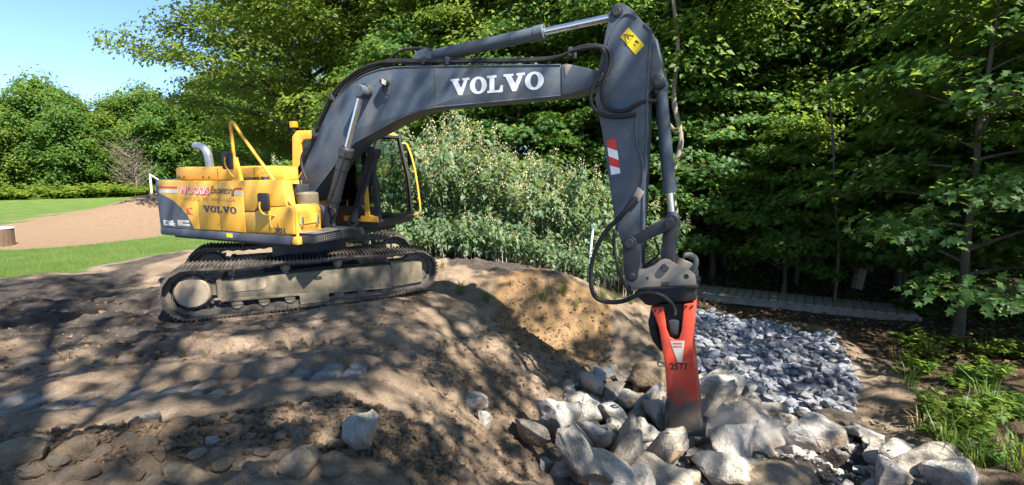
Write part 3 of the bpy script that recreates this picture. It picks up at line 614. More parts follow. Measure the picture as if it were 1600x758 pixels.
LET = {'V': [(0,1),(.47,1),(.47,.87),(.38,.87),(.56,.40),(.72,.87),(.62,.87),(.62,1),(1,1),(1,.87),(.91,.87),(.60,0),(.42,0),(.09,.87),(0,.87)],
       'L': [(0,1),(.58,1),(.58,.87),(.44,.87),(.44,.13),(.74,.13),(.83,.40),(.97,.40),(.95,0),(0,0),(0,.13),(.14,.13),(.14,.87),(0,.87)]}
def slab_word(word, a, b_, h, v, mat, parent, name='lettering'):
    L = math.hypot(b_[0]-a[0], b_[1]-a[1]); e = ((b_[0]-a[0])/L, (b_[1]-a[1])/L); mb = MB()
    wd = {'V': 1.16, 'O': 1.0, 'L': .92}; tot = sum(wd[c] for c in word)+.02*(len(word)-1); k = L/tot; x = 0
    def mp(p): return (a[0]+p[0]*e[0]-p[1]*e[1], a[1]+p[0]*e[1]+p[1]*e[0])
    for c in word:
        w = wd[c]*k
        if c == 'O':
            n = 28; V = []; Fq = []
            for i in range(n):
                t = 2*math.pi*i/n
                for rx, ry in ((.5, .51), (.21, .37)):
                    for dv in (0, -.003):
                        q = mp((x+w*(.5+rx*math.cos(t)), h*(.5+ry*math.sin(t)))); V.append((q[0], v+dv, q[1]))
            for i in range(n):
                A_, B_ = 4*i, 4*((i+1) % n); Fq += [(A_+1, B_+1, B_+3, A_+3), (A_, A_+1, B_+1, B_), (A_+2, B_+2, B_+3, A_+3)]
            mb.add(V, Fq)
        else: mb.prism([mp((x+w*p[0], h*p[1])) for p in LET[c]], v, v-.003)
        x += w+.02*k
    return part(name, mb, mat, parent, smooth=False)
slab_word('VOLVO', (3.20, 3.235), (4.60, 3.235), .225, -.2612, 'white', bom)
slab_word('VOLVO', (-.93, 1.555), (-.135, 1.55), .105, -1.2642, 'navy', d2)
put_text('lettering', 'WOODS', (-1.505, 1.820), (-.725, 1.820), .142, -1.2642, 'pink', d1, -.12, .011)
put_text('lettering', 'WOODS', (-1.50, 1.838), (-.745, 1.838), .118, -1.2666, 'palepink', d1, -.12, .001)
put_text('lettering', 'Excavating', (-.70, 1.822), (-.12, 1.822), .150, -1.2668, 'navy', d2, .45)
for tx, u0, u1 in (('SCARBORO', -1.50, -.98), ('ME', -.90, -.78), ('883-4604', -.70, -.14)): put_text('lettering', tx, (u0, 1.735), (u1, 1.735), .058, -1.2645, 'faint', d1)
for u0, u1 in ((-2.04, -1.53), (-.13, .045)):
    part('stripe', MB().box((u0, -1.2655, 1.925), (u1, -1.2635, 1.957)), 'redstripe', d1); part('stripe', MB().box((u0, -1.2655, 1.845), (u1, -1.2635, 1.905)), 'silver', d1)
part('decal', MB().prism([(-2.04, 1.262), (-1.215, 1.262), (-1.27, 1.37), (-1.36, 1.485), (-1.52, 1.62), (-1.70, 1.727), (-1.90, 1.80), (-2.04, 1.83)], -1.2655, -1.2635), 'bluegrey', d1, label='dark quarter-round decal')
put_text('model_number', 'EC160B', (-2.01, 1.285), (-1.74, 1.285), .095, -1.2662, 'white', d1, 0, .003)
put_text('model_number', 'C', (-1.735, 1.285), (-1.695, 1.285), .05, -1.2662, 'white', d1)
ic = MB().prism([(-1.63, 1.30), (-1.32, 1.30), (-1.32, 1.335), (-1.50, 1.335), (-1.52, 1.36), (-1.33, 1.36), (-1.33, 1.395), (-1.63, 1.395)], -1.268, -1.2656); part('pictogram', ic, 'silver', d1)
lg = MB().prism([(-1.36, 1.60), (-1.30, 1.60), (-1.30, 1.545), (-1.258, 1.545), (-1.258, 1.525), (-1.36, 1.525)], -1.2675, -1.2635); lg.box((-1.268, -1.2675, 1.60), (-1.20, -1.2635, 1.612)); lg.box((-1.37, -1.2675, 1.505), (-1.2, -1.2635, 1.512)); part('small_emblem', lg, 'redstripe', d1)
put_text('unit_number', '301', (.66, 1.285), (.88, 1.285), .085, -1.2665, 'navy', tbo, 0, .003)

# --- arm (dipper)
AO = [(5.522,4.165),(5.46,4.13),(5.43,4.06),(5.347,3.615),(5.267,3.09),(5.364,2.697),(5.56,1.527),(5.66,1.24),(5.685,.93),(5.70,.84),(5.79,.765),(5.87,.82),(5.889,.97),(5.899,1.452),(5.921,2.693),(5.908,3.09),(5.935,3.80),(5.852,3.896),(5.713,4.069),(5.60,4.155)]
arm = part('arm', MB().prism(AO, -.235, .15, .014), 'boomgrey', label='slate grey dipper arm with warning sign and red and white stripes')
part('plate_edge', MB().tube([(p[0], -.236, p[2]) for p in smooth_path([(5.31, 0, 3.32), (5.40, 0, 3.62), (5.47, 0, 3.83), (5.56, 0, 3.985), (5.66, 0, 4.03), (5.76, 0, 3.97)], 5)], .012, 6), 'boomgrey', arm)
part('weld_lip', MB().tube([(u, -.233, w) for u, w in AO[13:18]], .014, 6), 'boomgrey', arm)
cb = MB()
for v in (-.17, .11): cb.prism([(5.90, 3.08), (5.964, 3.17), (6.03, 3.15), (6.085, 3.19), (6.093, 3.26), (5.95, 3.79), (5.90, 3.80)], v, v+.06, .01)
part('cylinder_bracket', cb, 'boomgrey', arm)
for (u, w), r, hw in (((5.524, 4.069), .055, .26), ((6.028, 3.234), .055, .21), ((5.754, 1.273), .062, .27), ((5.79, .842), .05, .26)):
    part('pin', MB().cyl((u, -hw, w), (u, hw, w), r, 22, .008).cyl((u, -hw+.02, w), (u, hw-.02, w), r*1.45, 22, .008), 'darkgrey', arm)
part('lower_plate', MB().prism([(5.665, 1.20), (5.898, 1.20), (5.888, .97), (5.868, .83), (5.79, .78), (5.71, .85)], -.2385, -.2355, .001), 'darkgrey', arm)
wp = part('warning_sign', MB().prism([(5.573, 3.779), (5.668, 3.872), (5.862, 3.655), (5.758, 3.555)], -.2392, -.2352), 'warn', arm, label='yellow warning sign with a black triangle')
tri = MB(); q = [(5.622, 3.80), (5.737, 3.775), (5.653, 3.685)]
tri.tube([(u, -.241, w) for u, w in q+q[:1]], .0045, 4)
for u, w, r in ((5.655, 3.772, .008), (5.668, 3.758, .009), (5.675, 3.742, .008), (5.765, 3.705, .016), (5.785, 3.69, .011), (5.742, 3.672, .009), (5.755, 3.658, .008), (5.59, 3.785, .006), (5.61, 3.80, .006)): tri.cyl((u, -.2392, w), (u, -.2412, w), r, 7)
part('pictogram', tri, 'black', wp)
def quad(n, pts, mat, par, v=-.2385): part(n, MB().prism(pts, v, v+.0035), mat, par)
S0, S1, E0, E1 = np.array((5.430, 2.56)), np.array((5.545, 2.585)), np.array((5.50, 2.13)), np.array((5.615, 2.155))
ts = [0, .20, .45, .72, 1.0]; tr_ = [0, .36, .62, .86, 1.0]
for i, mt in enumerate(('sigred', 'white', 'sigred', 'white')):
    a, b_, c_, d_ = S0+(E0-S0)*ts[i], S1+(E1-S1)*tr_[i], S1+(E1-S1)*tr_[i+1], S0+(E0-S0)*ts[i+1]
    quad('chevron_stripe', [tuple(a), tuple(b_), tuple(c_), tuple(d_)], mt, arm)
ram('bucket_cylinder', (6.028, 0, 3.20), (6.235, 0, 1.56), .79, .078, .043, 'cylinder along the front of the arm')
lk = MB()
for v in (-.24, .18): lk.prism(arc((5.754, 1.273), .07, 1.9, 4.6, 8)+arc((6.235, 1.55), .075, -1.2, 1.6, 8), v, v+.06, .012)
part('rocker_link', lk, 'darkgrey')
hk = MB().prism(arc((6.235, 1.55), .085, 0, math.pi, 8)+arc((6.20, .99), .085, math.pi, 2*math.pi, 8), -.10, .10, .02); hk.cyl((6.235, -.28, 1.55), (6.235, .28, 1.55), .06, 20, .008); part('bucket_link', hk, 'darkgrey')
CO = [(5.695,.862),(5.700,.90),(5.743,.93),(5.80,.935),(5.967,.950),(6.071,1.012),(6.14,1.08),(6.195,1.098),(6.25,1.088),(6.319,1.043),(6.475,.985),(6.555,.92),(6.575,.80),(6.25,.755),(6.24,.80),(6.16,.79),(6.15,.735),(5.943,.700),(5.824,.66),(5.737,.735)]
cpm = MB(); 
for v in (-.225, .19): cpm.prism(CO, v, v+.035, .006)
cpm.box((5.82, -.19, .70), (6.55, .19, .78))
cpo = part('quick_coupler', cpm, 'steel', label='scuffed grey quick coupler')
for u, w, r in ((5.79, .842, .048), (6.20, .992, .052)): part('coupler_pin', MB().cyl((u, -.262, w), (u, .262, w), r, 6 if r < .05 else 18, .008), 'darkgrey', cpo)
for u, w, r in ((6.455, .90, .030), (5.99, .835, .017)): part('bolt_hole', MB().cyl((u, -.2285, w), (u, -.2245, w), r, 18), 'black', cpo)
part('lifting_hook', MB().tube(smooth_path([(6.50, -.03, .93), (6.545, -.03, 1.02), (6.53, -.03, 1.10), (6.47, -.03, 1.135), (6.41, -.03, 1.115), (6.395, -.03, 1.075)], 5), [.034]*20+[.028, .024, .02, .016, .012, .01], 10), 'steel', cpo)
# --- hydraulic breaker
HO = [(6.045,.465),(6.205,.492),(6.245,.20),(6.29,.10),(6.35,.072),(6.405,.095),(6.432,.22),(6.445,.550),(6.577,.59),(6.561,.075),(6.60,-.19),(6.639,-.466),(6.72,-.98),(6.73,-1.08),(6.303,-1.15),(6.30,-.82),(6.275,-.50),(6.248,-.25),(6.156,.21),(6.10,.36)]
ham = part('hydraulic_breaker', MB().prism(HO, -.27, .10, .012), M['hammer'], label='red and soot-dark hydraulic breaker numbered 2577')
part('breaker_core', MB().prism([(6.10, .50), (6.50, .56), (6.50, .0), (6.20, -.02)], -.20, .12, .03), 'black', ham)
part('core_block', MB().prism([(6.27, .32), (6.41, .34), (6.40, .14), (6.30, .13)], -.245, -.19, .015), 'darkgrey', ham)
hd = MB().prism([(5.834, .628), (5.95, .700), (6.575, .79), (6.583, .618), (6.43, .585), (6.19, .555), (6.04, .485), (5.98, .50)], -.265, .20, .008); hd.prism([(5.90, .672), (5.95, .69), (6.60, .785), (6.60, .81), (5.94, .716)], -.29, .225, .004)
part('head_bracket', hd, 'black', ham)
bpm = MB().prism([(6.275, -1.205), (6.775, -1.125), (6.78, -1.075), (6.735, -1.07), (6.30, -1.14), (6.272, -1.165)], -.31, .15, .012); part('base_plate', bpm, 'darkgrey', ham)
part('side_pad', MB().prism([(6.272, -1.13), (6.275, -.78), (6.31, -.75), (6.31, -1.13)], -.30, .12, .01), 'darkgrey', ham)
part('chisel', MB().tube([(6.545, -.045, -1.08), (6.575, -.045, -1.34), (6.60, -.045, -1.50), (6.615, -.045, -1.66)], [.066, .066, .06, .022], 18), 'steel', ham)
part('accumulator', MB().tube(smooth_path([(6.07, .02, .40), (6.06, -.05, .22), (6.12, -.05, -.02), (6.20, -.02, -.14)], 5), [.055]*5+[.07]*6+[.06]*5, 12), 'black', ham)
part('maker_plate', MB().prism([(6.300, .060), (6.475, .088), (6.457, -.195), (6.405, -.203)], -.2735, -.2705), 'silver', ham)
for k_, w0 in enumerate((.022, -.018)):
    pr = MB()
    for j in range(4): pr.prism([(6.342+.028*j, w0+.004*j), (6.362+.028*j, w0+.003+.004*j), (6.362+.028*j, w0+.026+.004*j), (6.342+.028*j, w0+.023+.004*j)], -.2752, -.2732)
    pr_o = part('plate_print', pr, 'redstripe', ham); pr_o['kind'] = 'stuff'
put_text('unit_number', '2577', (6.322, -.318), (6.535, -.285), .088, -.2712, 'black', ham, 0, .002)
for u, w in ((6.11, .435), (6.175, .445), (6.475, .535), (6.545, .545)): part('bolt', MB().cyl((u, -.268, w), (u, -.284, w), .014, 6), 'black', ham)
part('shackle', MB().tube(smooth_path([(6.24, -.28, -.23), (6.19, -.30, -.21), (6.165, -.30, -.25), (6.20, -.30, -.28), (6.25, -.28, -.27)], 4), .012, 6), 'darkgrey', ham)
# --- hoses
def hose(name, pts, r, mat='black', par=None): return part(name, MB().tube(smooth_path(pts, 7), r, 10), mat, par)
hose('hydraulic_hose', [(5.83, -.27, 1.86), (5.655, -.33, 1.632), (5.45, -.37, 1.388), (5.322, -.38, 1.073), (5.293, -.37, .79), (5.343, -.36, .572), (5.501, -.35, .505), (5.715, -.34, .535), (5.95, -.31, .655), (6.145, -.31, .66), (6.285, -.28, .57), (6.33, -.24, .47), (6.335, -.23, .40)], .030)
hose('hydraulic_hose', [(5.60, -.05, 1.55), (5.56, -.27, 1.35), (5.60, -.28, 1.05), (5.68, -.27, .80), (5.80, -.25, .62)], .022)
hose('hydraulic_hose', [(6.02, .05, 1.30), (6.08, .02, 1.12), (5.98, .0, 1.0), (5.90, .0, .90)], .012)
part('pipe_block', MB().prism([(5.78, 1.86), (5.86, 1.80), (5.92, 1.92), (5.84, 1.99)], -.285, -.235, .008), 'steel', arm)
hose('steel_pipe', [(5.865, -.25, 1.93), (5.895, -.25, 2.06), (5.885, -.25, 2.30), (5.82, -.25, 2.48), (5.80, -.25, 2.62), (5.795, -.25, 2.86)], .017, 'boomgrey')
hose('hydraulic_hose', [(5.79, -.26, 2.86), (5.60, -.28, 2.84), (5.40, -.31, 2.86), (5.28, -.33, 2.96), (5.25, -.34, 3.12), (5.33, -.34, 3.33), (5.42, -.33, 3.50), (5.38, -.31, 3.64), (5.25, -.28, 3.68), (5.0, -.26, 3.67), (4.8, -.24, 3.62), (4.5, -.235, 3.60), (3.4, -.235, 3.68), (2.8, -.235, 3.735), (2.2, -.235, 3.78), (2.0, -.235, 3.80)], .024)
hose('hydraulic_hose', [(6.02, -.15, 3.02), (5.85, -.25, 3.0), (5.66, -.28, 2.91), (5.48, -.30, 2.93), (5.38, -.31, 3.06), (5.40, -.31, 3.25), (5.47, -.30, 3.45), (5.44, -.27, 3.62), (5.30, -.25, 3.70), (5.05, -.22, 3.71), (4.6, -.17, 3.63), (3.0, -.17, 3.75), (2.05, -.17, 3.83)], .024)
for k, v in enumerate((-.235, -.17, -.09)):
    hose('hydraulic_hose', [(2.1, v, 3.80), (1.75, v, 3.77-.01*k), (1.40, v, 3.66), (1.05, v, 3.45), (.76, v, 3.12), (.50, v, 2.72), (.30, v, 2.42), (.12, v-.06, 2.14), (.02, v-.1, 1.98), (-.1, v-.12, 1.92)], .021)
hose('hydraulic_hose', [(.42, -.30, 2.60), (.33, -.34, 2.40), (.36, -.36, 2.2), (.42, -.36, 2.02), (.30, -.37, 1.90), (.0, -.36, 1.88), (-.1, -.36, 1.86)], .022)
hose('hydraulic_hose', [(1.85, -.02, 3.72), (2.05, -.02, 3.92), (2.25, -.02, 3.99), (2.6, -.06, 3.97), (2.78, -.06, 3.93)], .022)
for u, w, a in ((.55, 2.80, .95), (.98, 3.36, .85), (4.95, 3.66, 0), (3.15, 3.71, 0), (2.75, 3.745, 0)):
    part('hose_clamp', MB().box((u-.025, -.275, w-.05), (u+.025, -.05, w+.06), .006), 'darkgrey', bom)
swm = MB().cyl((.62, -.55, 1.62), (.62, -.55, 1.85), .17, 20, .02); swm.cyl((.62, -.70, 1.76), (.62, -.42, 1.76), .10, 16, .01); part('swing_motor', swm, 'frame', label='rusty swing motor housing')
part('valve_bank', MB().box((.10, -.62, 1.75), (.5, -.38, 1.98), .02), 'darkgrey')

# ------------------------------------------------------------------ rocks
def rock_mesh(name, seed, npts, sc_, mat, sub=0, bev=.05, rough=.03, rounded=False):
    r = np.random.default_rng(seed); bm = bmesh.new()
    P = r.normal(size=(npts, 3)); P /= np.linalg.norm(P, axis=1)[:, None]
    if not rounded: P *= r.uniform(.72, 1.08, (npts, 1)); P[:, 2] = np.clip(P[:, 2], -.75, .82)
    P = P*np.array(sc_)
    for p in P: bm.verts.new(p)
    g = bmesh.ops.convex_hull(bm, input=bm.verts)
    bmesh.ops.delete(bm, geom=[v for v in bm.verts if not v.link_faces], context='VERTS')
    if bev: bmesh.ops.bevel(bm, geom=list(bm.edges), offset=bev, segments=1, affect='EDGES', clamp_overlap=True)
    if sub:
        bmesh.ops.triangulate(bm, faces=bm.faces)
        bmesh.ops.subdivide_edges(bm, edges=bm.edges, cuts=sub, use_grid_fill=True, smooth=0 if not rounded else .45)
        bm.normal_update()
        co = np.array([v.co[:] for v in bm.verts]); 
        d = fbm(co[:, 0]*2+seed+co[:, 2]*1.3, co[:, 1]*2+co[:, 2]*2.1, 1.6, 4, seed)
        for v, k in zip(bm.verts, d): v.co += v.normal*float(k)*rough
    bmesh.ops.recalc_face_normals(bm, faces=bm.faces)
    me = bpy.data.meshes.new(name); bm.to_mesh(me); bm.free(); me.materials.append(mat)
    if sub: me.polygons.foreach_set('use_smooth', np.ones(len(me.polygons), bool)); me.set_sharp_from_angle(angle=math.radians(16 if not rounded else 40))
    return me
ANG = [rock_mesh('boulder', 100+i, 13+i % 4, (.5, .42, .40), M['granite'], 3, .03, .10) for i in range(7)]
RND = [rock_mesh('fieldstone', 200+i, 24, (.5, .42, .34), M['cobble'], 2, 0, .12, True) for i in range(5)]
def place_rock(px, py, wpx, name, shape, label, group=None, ratio=1.0, rz=None, tilt=(0, 0), sink=.3, flat=1.0, mat=None):
    """px,py: where its foot meets the ground; wpx its apparent width"""
    p = spot(px, py); dist = math.hypot(p[0], p[1]); w = wpx/FPX*math.hypot(dist, CAM_H-p[2])*(.72 if name == 'fieldstone' and wpx < 60 else .92 if name == 'fieldstone' else 1.2)
    me = shape
    o = link(name, me, None, (p[0], p[1], 0)); s = w
    o.scale = (s, s*random.uniform(.8, 1.05), s*ratio*flat)
    o.rotation_euler = (tilt[0], tilt[1], random.uniform(0, 6.28) if rz is None else rz)
    o.location.z = float(gz(p[0], p[1])[0])+s*ratio*.40*(1-2*sink)
    o['label'] = label; o['category'] = 'rock'
    if group: o['group'] = group
    return o
R_ = math.radians
place_rock(566,712,84,'boulder',ANG[0],'long pale boulder half buried in the bare earth beside the track print',None,1.0,R_(18),(R_(-8),R_(6)),.30).scale = (.36, .98, .40)
place_rock(835,700,80,'boulder',ANG[1],'narrow pale slab leaning against the earth slope left of the rubble',None,1.15,R_(-60),(R_(25),R_(-15)),.3).scale.y *= .55
place_rock(741,622,42,'boulder',ANG[2],'small pale rock perched on the earth slope above the leaning slab',None,.9)
place_rock(757,654,36,'boulder',ANG[3],'small blocky rock below the perched one on the earth slope',None,1.0)
place_rock(876,700,84,'boulder',ANG[4],'white pointed boulder next to the leaning slab',None,1.25,.6,(.2,-.3),.2)
place_rock(905,752,95,'boulder',ANG[5],'big streaked white boulder standing tall at the edge of the rubble',None,1.35,2.1,(-.25,.2),.2)
place_rock(978,738,84,'boulder',ANG[6],'tall boulder with a rusty brown flank in the rubble',None,1.4,1.2,(.25,.1),.2)
place_rock(1012,612,66,'fieldstone',RND[0],'rounded brown boulder directly behind the breaker',None,1.0,None,(0,0),.15)
place_rock(1116,640,74,'boulder',ANG[0],'grey slab leaning up behind the breaker toward the riprap',None,1.25,.4,(.5,.2),.2)
place_rock(1215,766,112,'fieldstone',RND[1],'broad flat brown boulder in the dark soil beyond the chisel',None,.62,.2,(0,0),.2)
place_rock(1276,700,74,'boulder',ANG[2],'bright white rock lying alone on dark soil below the riprap',None,.85,.2,(0,0),.2)
place_rock(1449,716,40,'fieldstone',RND[2],'small round pale rock at the foot of the weeds',None,.95,None,(0,0),.1)
G = 'broken rocks heaped round the breaker'; LB = 'jagged pale grey broken rock in the heap round the breaker chisel'
random.seed(21)
for k, (px, py, w, ra) in enumerate([(945,762,96,.7),(940,605,44,.9),(905,640,52,.8),(965,680,62,.8),(1022,680,72,1.0),(1048,722,70,1.0),(1030,765,78,.9),(985,640,56,.9),(1132,636,50,.9),(1118,672,66,.8),(1154,690,62,1.1),
        (1138,722,86,.75),(1184,712,56,.9),(1122,765,66,.95),(925,655,48,.9),(1000,668,50,.8),(930,690,48,.9),(1010,715,56,.9),(1085,745,50,.8),(1065,665,50,.8),(1160,650,44,.8),(1168,745,46,.8),(960,625,40,.8),
        (1040,640,46,.8),(890,615,36,.8),(1200,672,34,.7),(1100,690,44,.9),(1000,755,46,.8),(915,600,30,.8),(955,585,30,.7),(1185,660,34,.7),(1230,668,36,.6),(1140,600,38,.8),(1165,620,34,.8),(1075,690,60,.9),(1060,640,50,1),(1100,655,56,.9),(1205,700,50,.8),(1230,690,44,.7),(1150,765,60,.8),(1245,715,36,.7),(1175,675,44,.9),(1090,620,50,.9),(980,600,40,.8),(1005,695,50,.9),(950,705,54,.9),(920,735,50,.9),(870,740,50,.8),(985,765,60,.8),(1070,765,50,.8),(1145,640,46,.8),(1260,660,30,.6),(890,660,44,.9),(850,725,30,.8),(1180,640,40,.7),(1205,650,40,.7)]):
    place_rock(px, py, w, 'boulder', ANG[k % 7], ('large jagged pale rock' if w > 64 else 'small jagged pale rock' if w < 45 else 'jagged pale rock')+(' in front of the chisel in the rubble heap' if py > 725 else ' behind the breaker at the back of the rubble heap' if py < 660 else ' beside the chisel in the middle of the rubble heap'), G, ra, None, (random.uniform(-.5, .5), random.uniform(-.5, .5)), .22)
for k, (px, py, w, rz, tx, ty) in enumerate([(862,690,70,-1.0,.5,-.3),(890,712,84,-.8,.55,-.2),(930,720,80,-.6,.6,.1),(955,668,64,-1.2,.4,-.3),(990,715,78,.3,.6,.2),(1015,655,60,.8,.3,.3),(925,628,54,-1.1,.3,-.3),(1035,745,80,.5,.5,.1),(1130,668,70,.6,.4,.3),(1110,620,60,.9,.4,.2)]):
    o = place_rock(px, py, w, 'broken_rock', ANG[(k*2+3) % 7], 'long pale angular slab tipped on edge in the rubble '+('against the earth slope' if px < 940 else 'beside the breaker'), 'slabs in the rubble', 1.25, rz, (tx, ty), .18); o.scale.y *= .5; o.scale.x *= 1.05
G2 = 'pale rocks along the edge of the pit'
for k, (px, py, w, ra) in enumerate([(1310,694,30,.8),(1345,692,52,.6),(1372,728,50,.6),(1402,748,66,.7),(1442,748,74,.7),(1482,762,64,.7),(1330,712,28,.7),(1420,718,34,.6),(1360,706,34,.6),(1470,735,36,.7),(1390,770,60,.7)]):
    place_rock(px, py, w, 'boulder', ANG[(k*3+1) % 7], 'pale rock in the line edging the dark soil below the weeds', G2, ra, None, (random.uniform(-.3, .3), random.uniform(-.3, .3)), .3)
G3 = 'fieldstones turned up in the bare earth'
for k, (px, py, w, ra) in enumerate([(28,738,76,.75),(122,726,56,.8),(205,752,46,.7),(226,716,52,.7),(242,760,40,.8),(282,684,56,.75),(66,698,34,.7),(200,702,36,.7),(310,728,36,.7),(470,748,62,.75),(520,756,40,.7),(162,722,34,.7),(330,668,30,.6),
        (95,745,34,.7),(140,755,40,.7),(60,752,40,.7),(275,742,40,.7),(350,742,38,.7),(410,722,34,.7),(388,680,30,.6),(440,700,32,.6),(180,665,26,.6),(30,680,30,.6),(110,672,26,.6),(525,712,34,.7),(490,690,24,.7),(600,740,30,.7),(250,690,24,.7),(395,755,44,.7)]):
    place_rock(px, py, w, 'fieldstone', RND[k % 5], ('large rounded tan fieldstone lying loose in the churned earth' if w > 45 else 'fist-sized tan fieldstone bedded in the churned earth' if w < 33 else 'middling tan fieldstone lying loose in the churned earth'), G3, ra, None, (random.uniform(-.2, .2), random.uniform(-.2, .2)), .3)
for px, py, w in ((237,664,46),(520,700,20),(330,705,26)):
    place_rock(px, py, w, 'boulder', ANG[3], 'small bluish white broken stone among the tan fieldstones', 'white stones among the fieldstones', .7)

# riprap bed
rp = [on_z(*p) for p in [(1082,497,-1.18),(1140,500,-1.19),(1230,513,-1.22),(1300,540,-1.28),(1325,575,-1.32),(1342,625,-1.40),(1325,650,-1.44),(1255,648,-1.47),(1180,625,-1.45),(1120,600,-1.4),(1085,590,-1.38),(1060,540,-1.3)]]
rp = np.array(rp); rr_ = np.random.default_rng(5); RIP = [rock_mesh('riprap_stone', 300+i, 12+i % 3, (.5, .38, .28), M['riprap'], 0, .04) for i in range(8)]
lo, hi = rp.min(0), rp.max(0); cand = rr_.uniform(lo, hi, (15000, 2)); cand = cand[inpoly(cand[:, 0], cand[:, 1], rp)]
keep = []
for p in cand:
    if all((p[0]-q[0])**2+(p[1]-q[1])**2 > .118**2 for q in keep): keep.append(p)
keep = np.array(keep); kz = gz(keep[:, 0], keep[:, 1]); order = np.argsort(np.hypot(keep[:, 0], keep[:, 1])); restV = []; restF = []; nb = 0
for rank, i in enumerate(order):
    x, y = keep[i]; s = rr_.uniform(.19, .30); me = RIP[int(rr_.integers(8))]; rot = Vector(rr_.uniform(-.3, .3, 3)); rz = rr_.uniform(0, 6.28)
    z = kz[i]+.06+rr_.uniform(-.03, .07)
    if rank < 300:
        o = link('riprap_stone', me, None, (x, y, z), (rot[0], rot[1], rz)); o.scale = (s, s*rr_.uniform(.8, 1.1), s*rr_.uniform(.8, 1.2))
        tag(o, 'blue-grey riprap stone in the bed beyond the breaker', 'stone', 'riprap stones')
    else:
        mt = Matrix.Translation((x, y, z))@Matrix.Rotation(rz, 4, 'Z')@Matrix.Rotation(rot[0], 4, 'X')@Matrix.Rotation(rot[1], 4, 'Y')@Matrix.Scale(s, 4)
        for f in me.polygons: restF.append([v+nb for v in f.vertices])
        restV += [tuple(mt@v.co) for v in me.vertices]; nb += len(me.vertices)
for x, y in rr_.uniform(lo, hi, (2600, 2)):                     # the layer underneath
    if not inpoly(np.array([x]), np.array([y]), rp)[0]: continue
    me = RIP[int(rr_.integers(8))]; mt = Matrix.Translation((x, y, float(gz(x, y)[0])+.01))@Matrix.Rotation(rr_.uniform(0, 6.28), 4, 'Z')@Matrix.Scale(rr_.uniform(.2, .28), 4)
    for f in me.polygons: restF.append([v+nb for v in f.vertices])
    restV += [tuple(mt@v.co) for v in me.vertices]; nb += len(me.vertices)
o = link('riprap_bed', mk('riprap_bed', restV, restF, M['riprap'])); tag(o, 'far part of the blue-grey riprap bed', 'riprap', None, 'stuff')
# loose pebbles, clods and chips
def scatter_stones(name, polys, n, smin, smax, src, mat, label, seed):
    r = np.random.default_rng(seed); V = []; Fq = []; nb = 0
    base = [(np.array([v.co[:] for v in m_.vertices]), [list(f.vertices) for f in m_.polygons]) for m_ in src]
    for P, share in polys:
        P = np.array(P); lo, hi = P.min(0), P.max(0); c_ = r.uniform(lo, hi, (int(n*share*4), 2)); c_ = c_[inpoly(c_[:, 0], c_[:, 1], P)][:int(n*share)]
        zz = gz(c_[:, 0], c_[:, 1])
        for (x, y), z in zip(c_, zz):
            bv, bf = base[int(r.integers(len(base)))]; s = smin+(smax-smin)*r.random()**3; a = r.uniform(0, 6.28); ca_, sa_ = math.cos(a), math.sin(a)
            v = bv*s*r.uniform(.75, 1.2, 3); v = np.c_[v[:, 0]*ca_-v[:, 1]*sa_, v[:, 0]*sa_+v[:, 1]*ca_, v[:, 2]]+(x, y, z+s*.12)
            V.append(v); Fq += [[i+nb for i in f] for f in bf]; nb += len(v)
    o = link(name, mk(name, np.concatenate(V), Fq, mat)); tag(o, label, 'stones', None, 'stuff'); return o
PEB = [rock_mesh('pebble', 400+i, 9, (.5, .42, .36), M['cobble'], 0, 0) for i in range(5)]
fore = [on_z(*p) for p in ((-100,700,.1),(250,665,.1),(560,628,0),(700,700,-.5),(720,790,-.5),(-300,800,.2))]
slope = [on_z(*p) for p in ((640,560,-.2),(800,470,-.3),(960,520,-.9),(960,620,-1.3),(880,700,-1.4),(800,790,-1.1),(640,790,-.2))]
pit = [on_z(*p) for p in ((880,590,-1.1),(1080,600,-1.4),(1250,650,-1.5),(1420,720,-1.4),(1450,800,-1.4),(900,800,-1.5),(860,700,-1.4))]
plat = [on_z(*p) for p in ((-100,470,0),(240,470,0),(680,450,0),(600,560,0),(-100,600,0))]
scatter_stones('loose_earth_clods', [(fore, .5), (slope, .38), (plat, .16)], 9000, .012, .11, PEB, M['clod'], 'small stones and clods strewn over the bare earth', 1)
scatter_stones('soil_crumbs', [(plat, .45), (slope, .4), (fore, .15)], 7000, .012, .05, PEB, M['clod'], 'crumbs of loose soil over the earth and the slope', 3)
scatter_stones('rock_rubble', [(pit, 1.0)], 700, .07, .24, PEB, M['granite'], 'packed pale rubble filling between the broken rocks', 4)
scatter_stones('rock_chips', [(pit, 1.0)], 1500, .015, .085, PEB, M['granite'], 'small pale rock chips between the broken rocks', 2)

# ------------------------------------------------------------------ boardwalk
A_, B_ = np.array(on_z(1050, 452, -.98)), np.array(on_z(1440, 493, -.98)); e = B_-A_; LB_ = np.linalg.norm(e); e /= LB_; nrm = np.array([-e[1], e[0]]); ang = math.atan2(e[1], e[0])
bw = empty('boardwalk', (A_[0], A_[1], -.98), (0, 0, ang)); tag(bw, 'weathered plank boardwalk at the edge of the woods behind the riprap', 'boardwalk')
plk = MB().box((-.092, -.55, -.02), (.092, .55, .02), .006).mesh('plank', M['wood']); npk = int(LB_/.2)
for i in range(npk):
    link('plank', plk, bw, (.1+i*.2, random.uniform(-.012, .012)+.4, random.uniform(-.004, .004)), (random.uniform(-.006, .006), random.uniform(-.01, .01), random.uniform(-.012, .012)))
for v in (-.08, .88): link('stringer', MB().box((0, v-.03, -.19), (LB_, v+.03, -.022)).mesh('stringer', M['wood']), bw)

